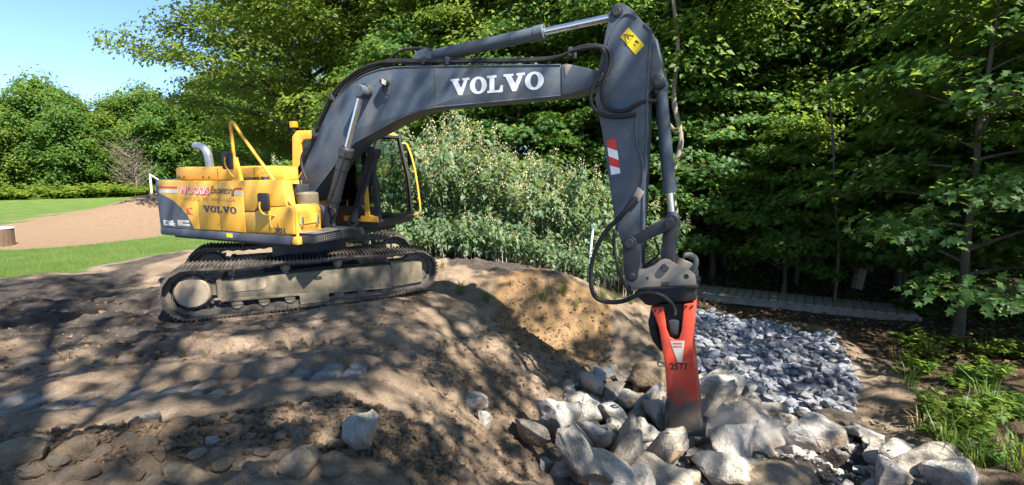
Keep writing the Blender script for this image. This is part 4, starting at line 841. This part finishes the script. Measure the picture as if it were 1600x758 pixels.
# ------------------------------------------------------------------ vegetation
def leaves(C, N, D, S, rnd, kind='leaf', fold=.12):
    """C centres, N normals, D directions, S sizes -> vertices, triangles, per-face tint"""
    n = len(C); N = N/np.linalg.norm(N, axis=1)[:, None]; D = D-N*np.sum(D*N, 1)[:, None]; D /= np.linalg.norm(D, axis=1)[:, None]+1e-9; B = np.cross(N, D)
    if kind == 'leaf': T = np.array([(0, 0, 0), (.42, .33, fold), (1, 0, -.12), (.42, -.33, fold)]); tri = np.array([(0, 2, 1), (0, 3, 2)])
    elif kind == 'lobed':
        T = np.array([(.32, 0, -.04), (0, 0, 0), (.05, .42, .04), (.33, .28, .06), (.62, .50, -.02), (.60, .18, .03), (1.05, 0, -.12), (.60, -.18, .03), (.62, -.50, -.02), (.33, -.28, .06), (.05, -.42, .04)])
        tri = np.array([(0, i, i+1) for i in range(1, 10)]+[(0, 10, 1)])
    else: T = np.array([(0, .03, 0), (0, -.03, 0), (1, 0, 0)]); tri = np.array([(0, 1, 2)])
    V = C[:, None]+S[:, None, None]*(T[None, :, 0, None]*D[:, None]+T[None, :, 1, None]*B[:, None]+T[None, :, 2, None]*N[:, None])
    F = (np.arange(n)*len(T))[:, None, None]+tri[None]
    return V.reshape(-1, 3), F.reshape(-1, 3), np.repeat(rnd, len(tri))
def leaf_obj(name, packs, mat):
    V = []; F = []; R = []; nb = 0
    for v, f, r in packs: V.append(v); F.append(f+nb); R.append(r); nb += len(v)
    me = mk(name, np.concatenate(V), np.concatenate(F), mat); attr(me, 'rnd', np.clip(np.concatenate(R), 0, 1), 'FACE'); return me
def spray_leaves(r, cen, rad, nper, size, flat=.16, kind='leaf', droop=.25, tilt=.55, face=.75):
    n = len(cen)*nper; c = np.repeat(cen, nper, 0); rd = np.repeat(rad, nper)
    a = r.uniform(0, 2*math.pi, n); q = np.sqrt(r.random(n)); off = np.c_[np.cos(a)*q*rd, np.sin(a)*q*rd, r.normal(0, flat, n)*rd-droop*q*q*rd]
    N = np.c_[r.normal(0, tilt, n)+.25*np.cos(a)*q, r.normal(0, tilt, n)+.25*np.sin(a)*q, np.ones(n)]
    oc = np.repeat(cen[:, :2]/(np.linalg.norm(cen[:, :2], axis=1)[:, None]+.3), nper, 0); N[:, :2] += face*oc
    D = np.c_[np.cos(a)+r.normal(0, .6, n), np.sin(a)+r.normal(0, .6, n), r.normal(-.15, .25, n)]
    S = size*r.uniform(.65, 1.25, n); tint = np.repeat(r.uniform(.15, .75, len(cen)), nper)+r.normal(0, .16, n)
    return leaves(c+off, N, D, S, tint, kind)
def tree_mesh(seed, h, r0, base, cr, limbs, twigs, nper, size, srad, mat, bmat, kind='leaf', profile=None, up=.5, flat=.16, lean=.03, gap=.0, clear_below=None):
    r = np.random.default_rng(seed); prof = profile or (lambda t: math.sin(math.pi*min(1, .18+.82*t))**.6)
    n = 12; zs = np.linspace(0, h, n); wob = np.cumsum(r.normal(0, lean*h/n, (n, 2)), 0); P = np.c_[wob, zs]; rad = r0*(1-zs/h*.93)**.8; rad[0] *= 1.35
    mb = MB(); mb.tube(P, rad, 9); cen = []; crad = []
    for i in range(limbs):
        t = (i+.5)/limbs; z = base+(h*.97-base)*t**.9; k = np.interp(z, zs, np.arange(n)); j = int(min(k, n-2)); o = P[j]+(P[j+1]-P[j])*(k-j)
        az = i*2.39996+r.normal(0, .35); L = cr*prof(t)*r.uniform(.65, 1.12); m_ = 6; s = np.linspace(0, 1, m_)
        el = up*(1-.5*t)+r.normal(0, .12)+.35*t; bend = np.cumsum(r.normal(0, .08, m_))
        pts = np.c_[o[0]+np.cos(az+bend*.5)*L*s, o[1]+np.sin(az+bend*.5)*L*s, o[2]+L*(el*s-.30*s*s)]
        rl = np.interp(z, zs, rad)*.45*(1-s*.9)+.006; mb.tube(pts, rl, 5, False)
        for q in range(twigs):
            sq = r.uniform(.22, 1.0); b0 = np.array([np.interp(sq, s, pts[:, c]) for c in range(3)]); side = r.choice([-1, 1])
            a2 = az+side*r.uniform(.3, 1.25); l2 = L*r.uniform(.10, .34)*(1.15-sq*.5)+.15
            b1 = b0+np.array([math.cos(a2)*l2, math.sin(a2)*l2, r.normal(.10, .20)*l2+.05])
            if r.random() < gap: continue
            if q % 2 == 0: mb.tube([b0, (b0+b1)/2+r.normal(0, .04, 3), b1], [.013, .009, .004], 3, False)
            cen.append(b1); crad.append(srad*r.uniform(.6, 1.25))
    for q in range(twigs*2): cen.append(P[-1]+r.normal(0, cr*.16, 3)); crad.append(srad)
    pk = spray_leaves(r, np.array(cen), np.array(crad), nper, size, flat, kind)
    return mb.mesh('trunk', bmat, True), leaf_obj('crown', [pk], mat)
def plant_tree(name, meshes, x, y, s, rz, label, cat='tree', group=None, dz=0, sz=None):
    o = empty(name, (x, y, float(gz(x, y)[0])-.05+dz), (0, 0, rz)); o.scale = (s, s, sz or s); tag(o, label, cat, group)
    link('trunk', meshes[0], o); link('crown', meshes[1], o); return o
full = lambda t: (1-abs(2*t-.75)**2.2*.55) if t < .8 else max(.12, 1.0-(t-.8)*3.8)
TALL = [tree_mesh(11, 19, .24, 2.6, 5.2, 44, 20, 44, .19, .85, M['leafA'], M['bark'], profile=full),
        tree_mesh(12, 17, .20, 2.2, 4.6, 42, 20, 44, .18, .80, M['leafB'], M['bark'], profile=full),
        tree_mesh(13, 21, .26, 3.2, 5.0, 44, 20, 44, .19, .85, M['leafC'], M['bark'], profile=full)]
BIG = tree_mesh(14, 17, .42, 1.3, 8.8, 54, 26, 52, .22, 1.0, M['leafC'], M['bark'], profile=full, up=.62, flat=.12)
MAPLE = [tree_mesh(21, 7.5, .085, .9, 3.0, 30, 15, 22, .15, .62, M['leafB'], M['bark'], 'lobed', profile=lambda t: 1-.7*t, up=.35, flat=.10),
         tree_mesh(22, 6.2, .07, .8, 2.7, 26, 15, 22, .15, .60, M['leafA'], M['bark'], 'lobed', profile=lambda t: 1-.7*t, up=.35, flat=.10)]
SHADE = [tree_mesh(31, 17, .22, 6.6, 5.2, 34, 5, 46, .19, .44, M['leafB'], M['bark'], profile=full, gap=.12),
         tree_mesh(32, 16, .22, 6.4, 4.8, 32, 5, 46, .19, .44, M['leafA'], M['bark'], profile=full, gap=.12)]
rnd_p = lambda t: max(.25, math.sqrt(max(0, 1-(2*t-.85)**2/1.4)))
FAR = [tree_mesh(41+i, 13, .22, .8, 4.6, 40, 16, 44, .36, 1.05, M[mt], M['bark'], profile=rnd_p, flat=.55, up=.55) for i, mt in enumerate(('leafA', 'leafC'))]
random.seed(3)
# big tree on the lawn side
plant_tree('broadleaf_tree', BIG, -11.6, 28.5, .92, .6, 'big spreading yellow-green tree behind the excavator hood, open sky beside it')
plant_tree('broadleaf_tree', BIG, -6.6, 27.5, 1.05, 2.9, 'big yellow-green tree rising behind the excavator cab')
G4 = 'tall trees of the woods'; LAB = ['tall mid-green woodland tree in the woods behind the boom', 'tall dark green woodland tree deep in the woods', 'tall yellow-green woodland tree in the woods behind the arm']
spots = [(-2.6,25,0),(-.2,19.5,2),(2.2,19,1),(4.6,16.8,0),(7.3,18.2,1),(9.6,16.2,0),(11.9,16.6,1),(14.5,15.5,0),(14.8,13.2,1),(18.5,16.5,1),(1.0,24,0),(5.5,23,2),(9.5,23.5,0),(13.5,22,1),(17.5,22,0),(22,20,2),
         (-5.5,32,0),(-1,31,1),(4,30,0),(9,31,2),(15,30,0),(21,29,1),(27,26,0),(28,17,0),(-11,36,1),(-3,40,0),(6,41,0),(16,40,1),(28,37,0),(37,28,0),(34,20,1),(-20,41,0)]
for k, (x, y, v) in enumerate(spots):
    plant_tree('woodland_tree', TALL[v], x+random.uniform(-.4, .4), y+random.uniform(-.4, .4), random.uniform(.85, 1.12), random.uniform(0, 6.28), 'tall '+('mid-green', 'dark green', 'yellow-green')[v]+' tree '+('behind the boom and the knotweed' if x < 3.2 and y < 25 else 'just behind the boardwalk' if y < 18 and 3 < x < 13 else 'beside the weeds and the dirt path' if y < 13.5 else 'in the second row of the woods' if y < 26 else 'deep in the woods'), 'tree', G4)
G5 = 'young maples along the edge of the woods'; LM = ['young dark green maple with layered leaves at the edge of the woods', 'young mid-green maple with layered leaves at the edge of the woods']
for k, (x, y, s) in enumerate([(8.9,9.6,1.0),(11.2,10.2,1.1),(6.3,15.2,.95),(8.3,14.2,.9),(10.6,13.4,1.0),(12.8,9.0,1.0),(4.2,15.6,.9),(2.2,15.6,.9),(.2,16.2,.9),(-1.8,16.8,.9),(-3.8,17.6,.9),(9.7,12.0,.8),(13.8,12.6,1.0),(7.2,16.5,1.0),(11.8,7.0,.9),(-6.2,20,.9),(5.2,17.2,1.15),(9.2,15.3,1.2),(11.6,14.6,1.25),(3.2,17.4,1.1),(12.4,11.4,1.15),(7.4,13.2,.75)]):
    plant_tree('young_maple', MAPLE[k % 2], x, y, s, random.uniform(0, 6.28), 'young '+('dark', 'mid')[k % 2]+' green maple with layered leaves '+('behind the knotweed' if x < 3 else 'beside the weeds and the dirt path' if y < 11 else 'just behind the boardwalk'), 'tree', G5)
G6 = 'trees standing behind the photographer'
for k, (x, y, s) in enumerate([(1.6,-2.8,1.0),(7.0,-2.4,1.0),(-3.4,-4.6,.95),(11.6,1.4,.9),(4.0,-8.6,1.05)]):
    plant_tree('broadleaf_tree', SHADE[k % 2], x, y, s, random.uniform(0, 6.28), 'tree behind the photographer that dapples the earth with shade', 'tree', G6)
# far tree line beyond the lawn
G7 = 'trees along the far side of the lawn'
for k in range(17):
    t = k/16; x = -66+t*40; y = 45+t*36+random.uniform(-2, 2); sc_ = .82+.34*t+random.uniform(-.20, .16)
    plant_tree('far_tree', FAR[k % 3 == 1], x, y, sc_, random.uniform(0, 6.28), 'rounded yellow-green tree in the line along the far side of the lawn' if k % 3 == 1 else 'rounded mid-green tree in the line along the far side of the lawn', 'tree', G7, -.3)
# dense wood closing the view behind the single trees
def wood_mass(name, path, h, thick, n, size, mat, label, seed):
    r = np.random.default_rng(seed); P = np.array(path, float); sg = np.diff(P, axis=0); L = np.hypot(sg[:, 0], sg[:, 1]); cu = np.r_[0, np.cumsum(L)]
    nc = n//60; q = r.random(nc)*cu[-1]; i_ = np.clip(np.searchsorted(cu, q)-1, 0, len(L)-1); f = (q-cu[i_])/L[i_]; xy = P[i_]+sg[i_]*f[:, None]+r.normal(0, thick, (nc, 2))
    hh = h*(.78+.45*fbm(q, q*0, .12, 3, seed)); cen = np.c_[xy, gz(xy[:, 0], xy[:, 1])+hh*r.random(nc)**1.25]
    tag(link(name, leaf_obj(name, [spray_leaves(r, cen, np.full(nc, 1.5), 60, size, .5, face=-.8)], mat)), label, 'woods', None, 'stuff')
wood_mass('far_woods', [(-95, 52), (-66, 55), (-46, 72), (-28, 92), (-5, 100)], 7.5, 2.2, 66000, .5, M['leafA'], 'dense woods closing off the far side of the lawn', 1)
wood_mass('deep_woods', [(-16, 50), (8, 50), (34, 46), (50, 28), (56, 8)], 15, 2.5, 90000, .42, M['leafB'], 'dense deep woods behind the standing trees', 2)
# bare dead tree, dead trunk in the woods, sunlit limb
def bare(name, seed, base, h, spread, n, mat, label):
    r = np.random.default_rng(seed); mb = MB(); mb.tube(smooth_path([(0, 0, 0), (.1*spread, 0, h*.3), (-.06*spread, .1, h*.65), (.12*spread, 0, h)], 5), np.linspace(.10, .02, 16)*h/5, 6)
    for i in range(n):
        z = h*r.uniform(.12, .95); a = r.uniform(0, 6.28); L = spread*r.uniform(.4, 1); p1 = np.array([math.cos(a)*L*.5, math.sin(a)*L*.5, z+L*.45]); p2 = p1+np.array([math.cos(a)*L*.5, math.sin(a)*L*.5, L*r.uniform(.1, .6)])
        mb.tube([(0, 0, z), p1, p2], [.035*h/6, .02*h/6, .008*h/6], 4, False)
        for q in range(4): d = r.normal(0, .35*L, 3); d[2] = abs(d[2]); mb.tube([p1, p1+d*.6, p1+d*1.3], [.014*h/6, .01*h/6, .004*h/6], 3, False)
    o = empty(name, base); link('trunk', mb.mesh('trunk', mat, True), o); return tag(o, label, 'tree')
bare('dead_tree', 5, (-44.5, 58.5, .3), 5.6, 3.0, 80, M['bark2'], 'leafless grey-brown dead tree in front of the far tree line')
dt = MB(); dt.tube(smooth_path([(4.55, 13.8, -.8), (4.62, 13.8, .8), (4.42, 13.8, 2.0), (4.62, 13.7, 3.1), (4.40, 13.8, 4.3), (4.5, 13.9, 5.6), (4.3, 13.9, 7.0)], 5), np.linspace(.10, .05, 31), 8); dt.tube([(4.5, 13.75, 3.3), (4.15, 13.7, 3.75), (3.95, 13.7, 4.4)], [.05, .035, .015], 6)
o = empty('dead_tree', (4.55, 13.8, -.9)); tag(o, 'thin crooked grey dead tree standing just beyond the arm', 'tree'); link('trunk', dt.mesh('trunk', M['barkpale'], True), o, (-4.55, -13.8, .9))
for nm, pts, rr0, lab in (('leaning_tree', [(9.4, 13.2, -.9), (9.9, 13.4, 1.2), (10.7, 13.6, 3.2), (11.6, 13.8, 5.4), (12.2, 14, 7.6)], (.14, .07), 'pale leaning trunk among the maples in the woods'),
                          ('sapling', [(7.95, 11.9, -1.1), (7.9, 11.8, .3), (7.7, 11.8, 1.6), (7.55, 11.8, 3.0), (7.3, 11.8, 4.4)], (.04, .018), 'slim bent sapling stem beside the boardwalk'),
                          ('thick_tree', [(10.9, 15.2, -.9), (10.95, 15.2, 2), (10.8, 15.2, 5), (10.9, 15.2, 9)], (.34, .24), 'thick dark trunk just behind the boardwalk')):
    mb = MB(); p = smooth_path(pts, 5); mb.tube(p, np.linspace(*rr0, len(p)), 9); o = empty(nm, pts[0]); tag(o, lab, 'tree'); link('trunk', mb.mesh('trunk', M['barkpale'] if nm == 'leaning_tree' else M['bark'], True), o, tuple(-c for c in pts[0]))

# flowering knotweed thicket between the tracks and the arm
def knotweed(seed, h, n, spread, flowers):
    r = np.random.default_rng(seed); mb = MB(); C = []; N = []; D = []; FC = []
    for i in range(n):
        a = r.uniform(0, 6.28); q = spread*.45*math.sqrt(r.random()); x0, y0 = math.cos(a)*q, math.sin(a)*q; hh = h*r.uniform(.55, 1.08); la = a+r.normal(0, .5); ln = r.uniform(.1, .45)*hh
        s = np.linspace(0, 1, 6); P = np.c_[x0+math.cos(la)*ln*s**2, y0+math.sin(la)*ln*s**2, hh*s*(1-.10*s)]
        mb.tube(P, np.linspace(.014, .004, 6), 4, False)
        for t in np.linspace(r.uniform(.25, .5), 1, int(hh*9)):
            p = np.array([np.interp(t, s, P[:, c]) for c in range(3)]); b0 = r.uniform(0, 6.28); rl = r.uniform(.05, .40)*(1.1-.5*t)
            for _ in range(3):
                b0 += r.normal(2.1, .5); C.append(p+(math.cos(b0)*rl*r.random(), math.sin(b0)*rl*r.random(), r.normal(0, .05))); N.append((math.cos(b0)*.45+r.normal(0, .25), math.sin(b0)*.45+r.normal(0, .25), 1)); D.append((math.cos(b0), math.sin(b0), -.35))
            if t > .72 and r.random() < flowers:
                for _ in range(3): FC.append(p+r.normal(0, .07, 3)+(0, 0, .06))
    C, N, D = map(np.array, (C, N, D)); st = mb.mesh('stem', M['cane'])
    lf = leaf_obj('foliage', [leaves(C, N, D, r.uniform(.10, .23, len(C)), r.uniform(0, .9, len(C)))], M['leafD'])
    fl = None
    if FC:
        F0 = np.repeat(np.array(FC), 16, 0); F0 = F0+r.normal(0, 1, F0.shape)*(.035, .035, .08); fl = leaf_obj('blossom', [leaves(F0, r.normal(0, 1, F0.shape), r.normal(0, 1, F0.shape)+(0, 0, 1.2), r.uniform(.02, .05, len(F0)), r.uniform(.1, 1, len(F0)))], M['flower'])
    return st, lf, fl
KN = [knotweed(51, 2.7, 24, 1.7, .5), knotweed(52, 2.3, 24, 1.8, .25), knotweed(53, 1.3, 36, 1.7, .03)]
def plant_knot(v, x, y, s, label, group):
    o = empty('knotweed_clump', (x, y, float(gz(x, y)[0])-.03), (0, 0, random.uniform(0, 6.28))); q = random.uniform(.72, 1.22); o.scale = (s*random.uniform(.75, 1.0), s*random.uniform(.75, 1.0), s*q); tag(o, label, 'shrub', group)
    for nm, me in zip(('stem', 'foliage', 'blossom'), KN[v]):
        if me: link(nm, me, o)
for x, y, s, v in [(-2.6,13.6,1.05,0),(-1.5,13.3,1.1,0),(-.5,13.0,1.15,0),(.4,12.7,1.1,0),(1.2,12.5,1.05,1),(2.0,12.2,1.0,1),(-3.6,14.3,1.1,0),(-1.0,14.6,1.25,0),(.8,14.0,1.2,1),(2.4,13.4,1.1,1),(-2.2,15.2,1.25,0),(-4.8,15.2,1.1,1),(-6.0,16.2,1.1,1),(2.6,11.3,.75,1),(3.1,12.2,.9,1)]:
    plant_knot(v, x, y, s, ['tall knotweed clump topped with cream blossom behind the tracks', 'knotweed clump with sparse blossom at the edge of the woods'][v], 'knotweed thicket')
for x, y, s in [(-1.6,12.1,.8),(-.9,11.8,.75),(-.2,11.7,.75),(-2.3,12.6,.9),(.5,11.5,.7),(-1.2,12.6,.9),(1.3,11.2,.65),(-2.9,13.2,.9),(1.9,10.9,.6),(-.6,12.3,.9),(-.1,12.4,.9)]:
    plant_knot(2, x, y, s, 'low leafy knotweed clump sprawling on the bank in front of the tall ones', 'low knotweed on the bank')
pole = MB(); pole.tube([(1.66, 10.7, -.55), (1.78, 11.0, .55), (1.84, 11.1, 1.05)], [.028, .028, .028], 10); tag(link('pale_pole', pole.mesh('pale_pole', plain('blue_white_plastic', (.42, .50, .62), .4), True)), 'thin blue-white pole stuck in the bank beside the knotweed', 'pole')

# woodland floor plants and weeds on the right
def weed(seed, h, n, size, mat, kind='lobed'):
    r = np.random.default_rng(seed); mb = MB(); C = []; N = []; D = []
    for i in range(n):
        a = r.uniform(0, 6.28); ln = h*r.uniform(.3, .9); hh = h*r.uniform(.4, 1); s = np.linspace(0, 1, 5); P = np.c_[math.cos(a)*ln*s**1.5, math.sin(a)*ln*s**1.5, hh*s-.15*hh*s*s]; mb.tube(P, np.linspace(.007, .003, 5), 3, False)
        for t in np.linspace(.3, 1, 6):
            for _ in range(3):
                b0 = r.uniform(0, 6.28); p = np.array([np.interp(t, s, P[:, c]) for c in range(3)]); C.append(p+(math.cos(b0)*.06, math.sin(b0)*.06, 0)); N.append((r.normal(0, .4), r.normal(0, .4), 1)); D.append((math.cos(b0), math.sin(b0), -.2))
    C, N, D = map(np.array, (C, N, D))
    return mb.mesh('stem', M['dry']), leaf_obj('foliage', [leaves(C, N, D, size*r.uniform(.6, 1.3, len(C)), r.uniform(.1, 1, len(C)), kind)], mat)
WD = [weed(61, .55, 12, .13, M['leafA']), weed(62, .75, 14, .11, M['leafC'], 'leaf'), weed(63, .35, 12, .15, M['leafB'])]
def grass_tuft(seed, n, h, mat):
    r = np.random.default_rng(seed); a = r.uniform(0, 6.28, n); C = np.c_[r.normal(0, .06, n), r.normal(0, .06, n), np.zeros(n)]; sp = r.uniform(.1, .9, n)
    mid = C+np.c_[np.cos(a)*sp*h*.35, np.sin(a)*sp*h*.35, h*r.uniform(.4, .7, n)]; tip = mid+np.c_[np.cos(a)*sp*h*.6, np.sin(a)*sp*h*.6, h*r.uniform(-.15, .35, n)]; w = np.c_[-np.sin(a), np.cos(a), np.zeros(n)]*.006
    V = np.stack([C-w, C+w, mid+w, mid-w, tip], 1).reshape(-1, 3); b_ = (np.arange(n)*5)[:, None, None]; F = (b_+np.array([(0, 1, 2), (0, 2, 3), (3, 2, 4)])[None]).reshape(-1, 3)
    me = mk('grass_tuft', V, F, mat); attr(me, 'rnd', np.repeat(r.random(n), 3), 'FACE'); return me
TUFT = [grass_tuft(71, 46, .55, M['grass']), grass_tuft(72, 34, .45, M['dry'])]
WL = ['lobed-leaf weed growing at the edge of the dirt path', 'yellow-green leafy weed growing at the edge of the dirt path', 'low broad-leaf weed on the woodland floor']
random.seed(9)
wp_ = [(1420,540),(1450,560),(1480,580),(1440,590),(1500,610),(1470,620),(1530,600),(1560,590),(1590,610),(1540,560),(1500,540),(1430,515),(1460,500),(1400,505),(1560,540),(1590,560),(1510,650),(1550,640),(1590,650),(1530,690),(1570,690),(1500,680),(1545,730),(1590,720),(1480,700),(1440,470),(1480,460),(1540,490),(1590,500),(1380,480),(1520,470),(1350,470),(1190,440),(1250,430),(1165,465),(1560,760),(1470,655),(1590,470),(1450,640),(1510,720),(1410,490),(1425,560),(1575,630)]
for k, (px, py) in enumerate(wp_):
    if k % 3 == 2 or px < 1410: continue
    p = spot(px, py); v = (0, 1, 2, 0)[k % 4]; o = empty('weed_plant', (p[0], p[1], float(gz(p[0], p[1])[0])-.02), (0, 0, random.uniform(0, 6.28))); s = random.uniform(.5, .95); o.scale = (s, s, s); tag(o, WL[v], 'plant', 'weeds beside the path')
    link('stem', WD[v][0], o); link('foliage', WD[v][1], o)
for k, (px, py) in enumerate([(1470,640),(1500,665),(1540,640),(1420,610),(1570,700),(1520,740),(1590,745),(1440,680),(1560,660),(1480,720),(1400,560),(720,455),(760,470),(800,450),(850,470),(900,480),(690,425),(880,460),(940,470),(100,560),(960,470),(985,480)]):
    p = spot(px, py); d_ = k % 3 == 1; o = link('grass_tuft', TUFT[int(d_)], None, (p[0], p[1], float(gz(p[0], p[1])[0])-.02), (0, 0, random.uniform(0, 6.28))); s = random.uniform(.6, 1.1)*(.6 if 600 < px < 1000 or px < 200 else 1); o.scale = (s, s, s)
    tag(o, 'tuft of dry straw-coloured grass on the bare earth' if d_ else 'tuft of long green grass at the edge of the earth', 'grass', 'dry tufts' if d_ else 'green tufts')
# leaf litter and twigs
def ground_leaves(name, P, n, size, mat, label, seed, lift=.01):
    r = np.random.default_rng(seed); P = np.array(P); c_ = r.uniform(P.min(0), P.max(0), (n*3, 2)); c_ = c_[inpoly(c_[:, 0], c_[:, 1], P)][:n]; n = len(c_)
    C = np.c_[c_, gz(c_[:, 0], c_[:, 1])+lift+r.uniform(0, .03, n)]; a = r.uniform(0, 6.28, n)
    o = link(name, leaf_obj(name, [leaves(C, np.c_[r.normal(0, .35, (n, 2)), np.ones(n)], np.c_[np.cos(a), np.sin(a), np.zeros(n)], size*r.uniform(.6, 1.3, n), r.random(n))], mat)); tag(o, label, name.split('_')[-1], None, 'stuff'); return o
ground_leaves('leaf_litter', [(3, 14), (4.5, 11), (6.5, 10.2), (8, 7), (8, 4.2), (14, 4), (24, 18), (14, 26), (3, 26)], 26000, .11, M['litterleaf'], 'brown dead leaves over the woodland floor', 81)
ground_leaves('ground_cover', [(6, 15), (9, 11), (10, 8), (10, 5), (16, 5), (24, 20), (10, 24), (4, 22), (-2, 18)], 9000, .12, M['leafB'], 'low green ground cover under the trees', 82, .10)
# lawn blades near the work area and bed along the far trees
r = np.random.default_rng(91); c_ = np.c_[r.uniform(-24, -4, 260000), 10+26*r.random(260000)**1.7]; ok = (polydist(c_[:, 0], c_[:, 1], lawnP) > .15) & (polydist(c_[:, 0], c_[:, 1], LOAM) < -.1) & (np.abs(c_[:, 0]/c_[:, 1]) < 1.12); c_ = c_[ok][:90000]; n = len(c_)
C = np.c_[c_, gz(c_[:, 0], c_[:, 1])-.005]; a = r.uniform(0, 6.28, n)
tag(link('lawn_grass', leaf_obj('lawn_grass', [leaves(C, np.c_[np.cos(a), np.sin(a), np.full(n, .3)], np.c_[r.normal(0, .5, (n, 2)), np.ones(n)], r.uniform(.04, .10, n)*1.0, r.random(n), 'blade', 0)], M['grass'])), 'mown green lawn grass beside the bare earth', 'grass', None, 'stuff')
SH = [weed(95, 1.3, 30, .22, M['leafC'], 'leaf'), weed(96, 1.3, 30, .22, M['leafA'], 'leaf')]
for k in range(26):
    t = k/25; x, y = -60+t*30, 42+t*30+random.uniform(-1, 1); o = empty('border_shrub', (x, y, float(gz(x, y)[0])-.1), (0, 0, random.uniform(0, 6.28))); s = random.uniform(1.2, 2.0); o.scale = (s*1.4, s*1.4, s); tag(o, ['yellow-green border shrub at the foot of the far trees', 'mid-green border shrub at the foot of the far trees'][k % 2], 'shrub', 'shrubs along the far edge of the lawn')
    link('stem', SH[k % 2][0], o); link('foliage', SH[k % 2][1], o)
# small goal beyond the loam mound, half barrel at the lawn's edge
gl_ = empty('football_goal', (-33.5, 46, 1.0), (0, 0, R_(35))); tag(gl_, 'small white goal frame standing beyond the loam mound', 'goal')
for nm, a, b_ in (('post', (0, 0, 0), (0, 0, 1.75)), ('post', (0, 2.4, 0), (0, 2.4, 1.75)), ('crossbar', (0, 0, 1.75), (0, 2.4, 1.75)), ('brace', (0, 0, 1.75), (2.2, 0, 0)), ('brace', (0, 2.4, 1.75), (2.2, 2.4, 0)), ('base_bar', (2.2, 0, .03), (2.2, 2.4, .03))):
    link(nm, MB().cyl(a, b_, .06, 10).mesh(nm, M['white'], True), gl_)
bx = on_z(-6, 385, 0); br_ = empty('wooden_tub', (bx[0], bx[1], 0)); tag(br_, 'brown wooden tub with a pale rim at the edge of the lawn', 'tub')
stv = MB().prism([(-.052, 0), (.052, 0), (.058, .55), (-.058, .55)], -.02, .02, .004).mesh('stave', bark('tub_wood', (.07, .045, .03), (.14, .09, .06)))
for i in range(24): a = 2*math.pi*i/24; link('stave', stv, br_, (.42*math.cos(a), .42*math.sin(a), 0), (0, 0, a+math.pi/2))
link('rim', MB().tube([(.44*math.cos(a), .44*math.sin(a), .56) for a in np.linspace(0, 2*math.pi, 33)], .022, 8, False).mesh('rim', M['silver'], True), br_)
# dust drifting off the chisel
m = bpy.data.materials.new('rock_dust'); m.use_nodes = True; nt = m.node_tree; nt.nodes.remove(nt.nodes['Principled BSDF']); pv = nt.nodes.new('ShaderNodeVolumePrincipled'); pv.inputs['Color'].default_value = (.95, .93, .9, 1)
tc = nt.nodes.new('ShaderNodeTexCoord'); ln_ = nt.nodes.new('ShaderNodeVectorMath'); ln_.operation = 'LENGTH'; nt.links.new(tc.outputs['Object'], ln_.inputs[0]); fal = maprange(nt, ln_.outputs['Value'], 1.0, .1); nz = maprange(nt, noise(nt, 2.2, 3, .6), .4, .75)
nt.links.new(math_n(nt, 'MULTIPLY', math_n(nt, 'MULTIPLY', fal, nz), 9.0), pv.inputs['Density']); nt.links.new(pv.outputs[0], nt.nodes['Material Output'].inputs['Volume'])
bm = bmesh.new(); bmesh.ops.create_icosphere(bm, subdivisions=3, radius=1); me = bpy.data.meshes.new('dust_cloud'); bm.to_mesh(me); bm.free(); me.materials.append(m)
p = spot(1135, 700); o = link('dust_cloud', me, None, (p[0]+.05, p[1]-.15, p[2]+.30)); o.scale = (.75, .6, .42); tag(o, 'puff of pale rock dust drifting off the chisel', 'dust', None, 'stuff')
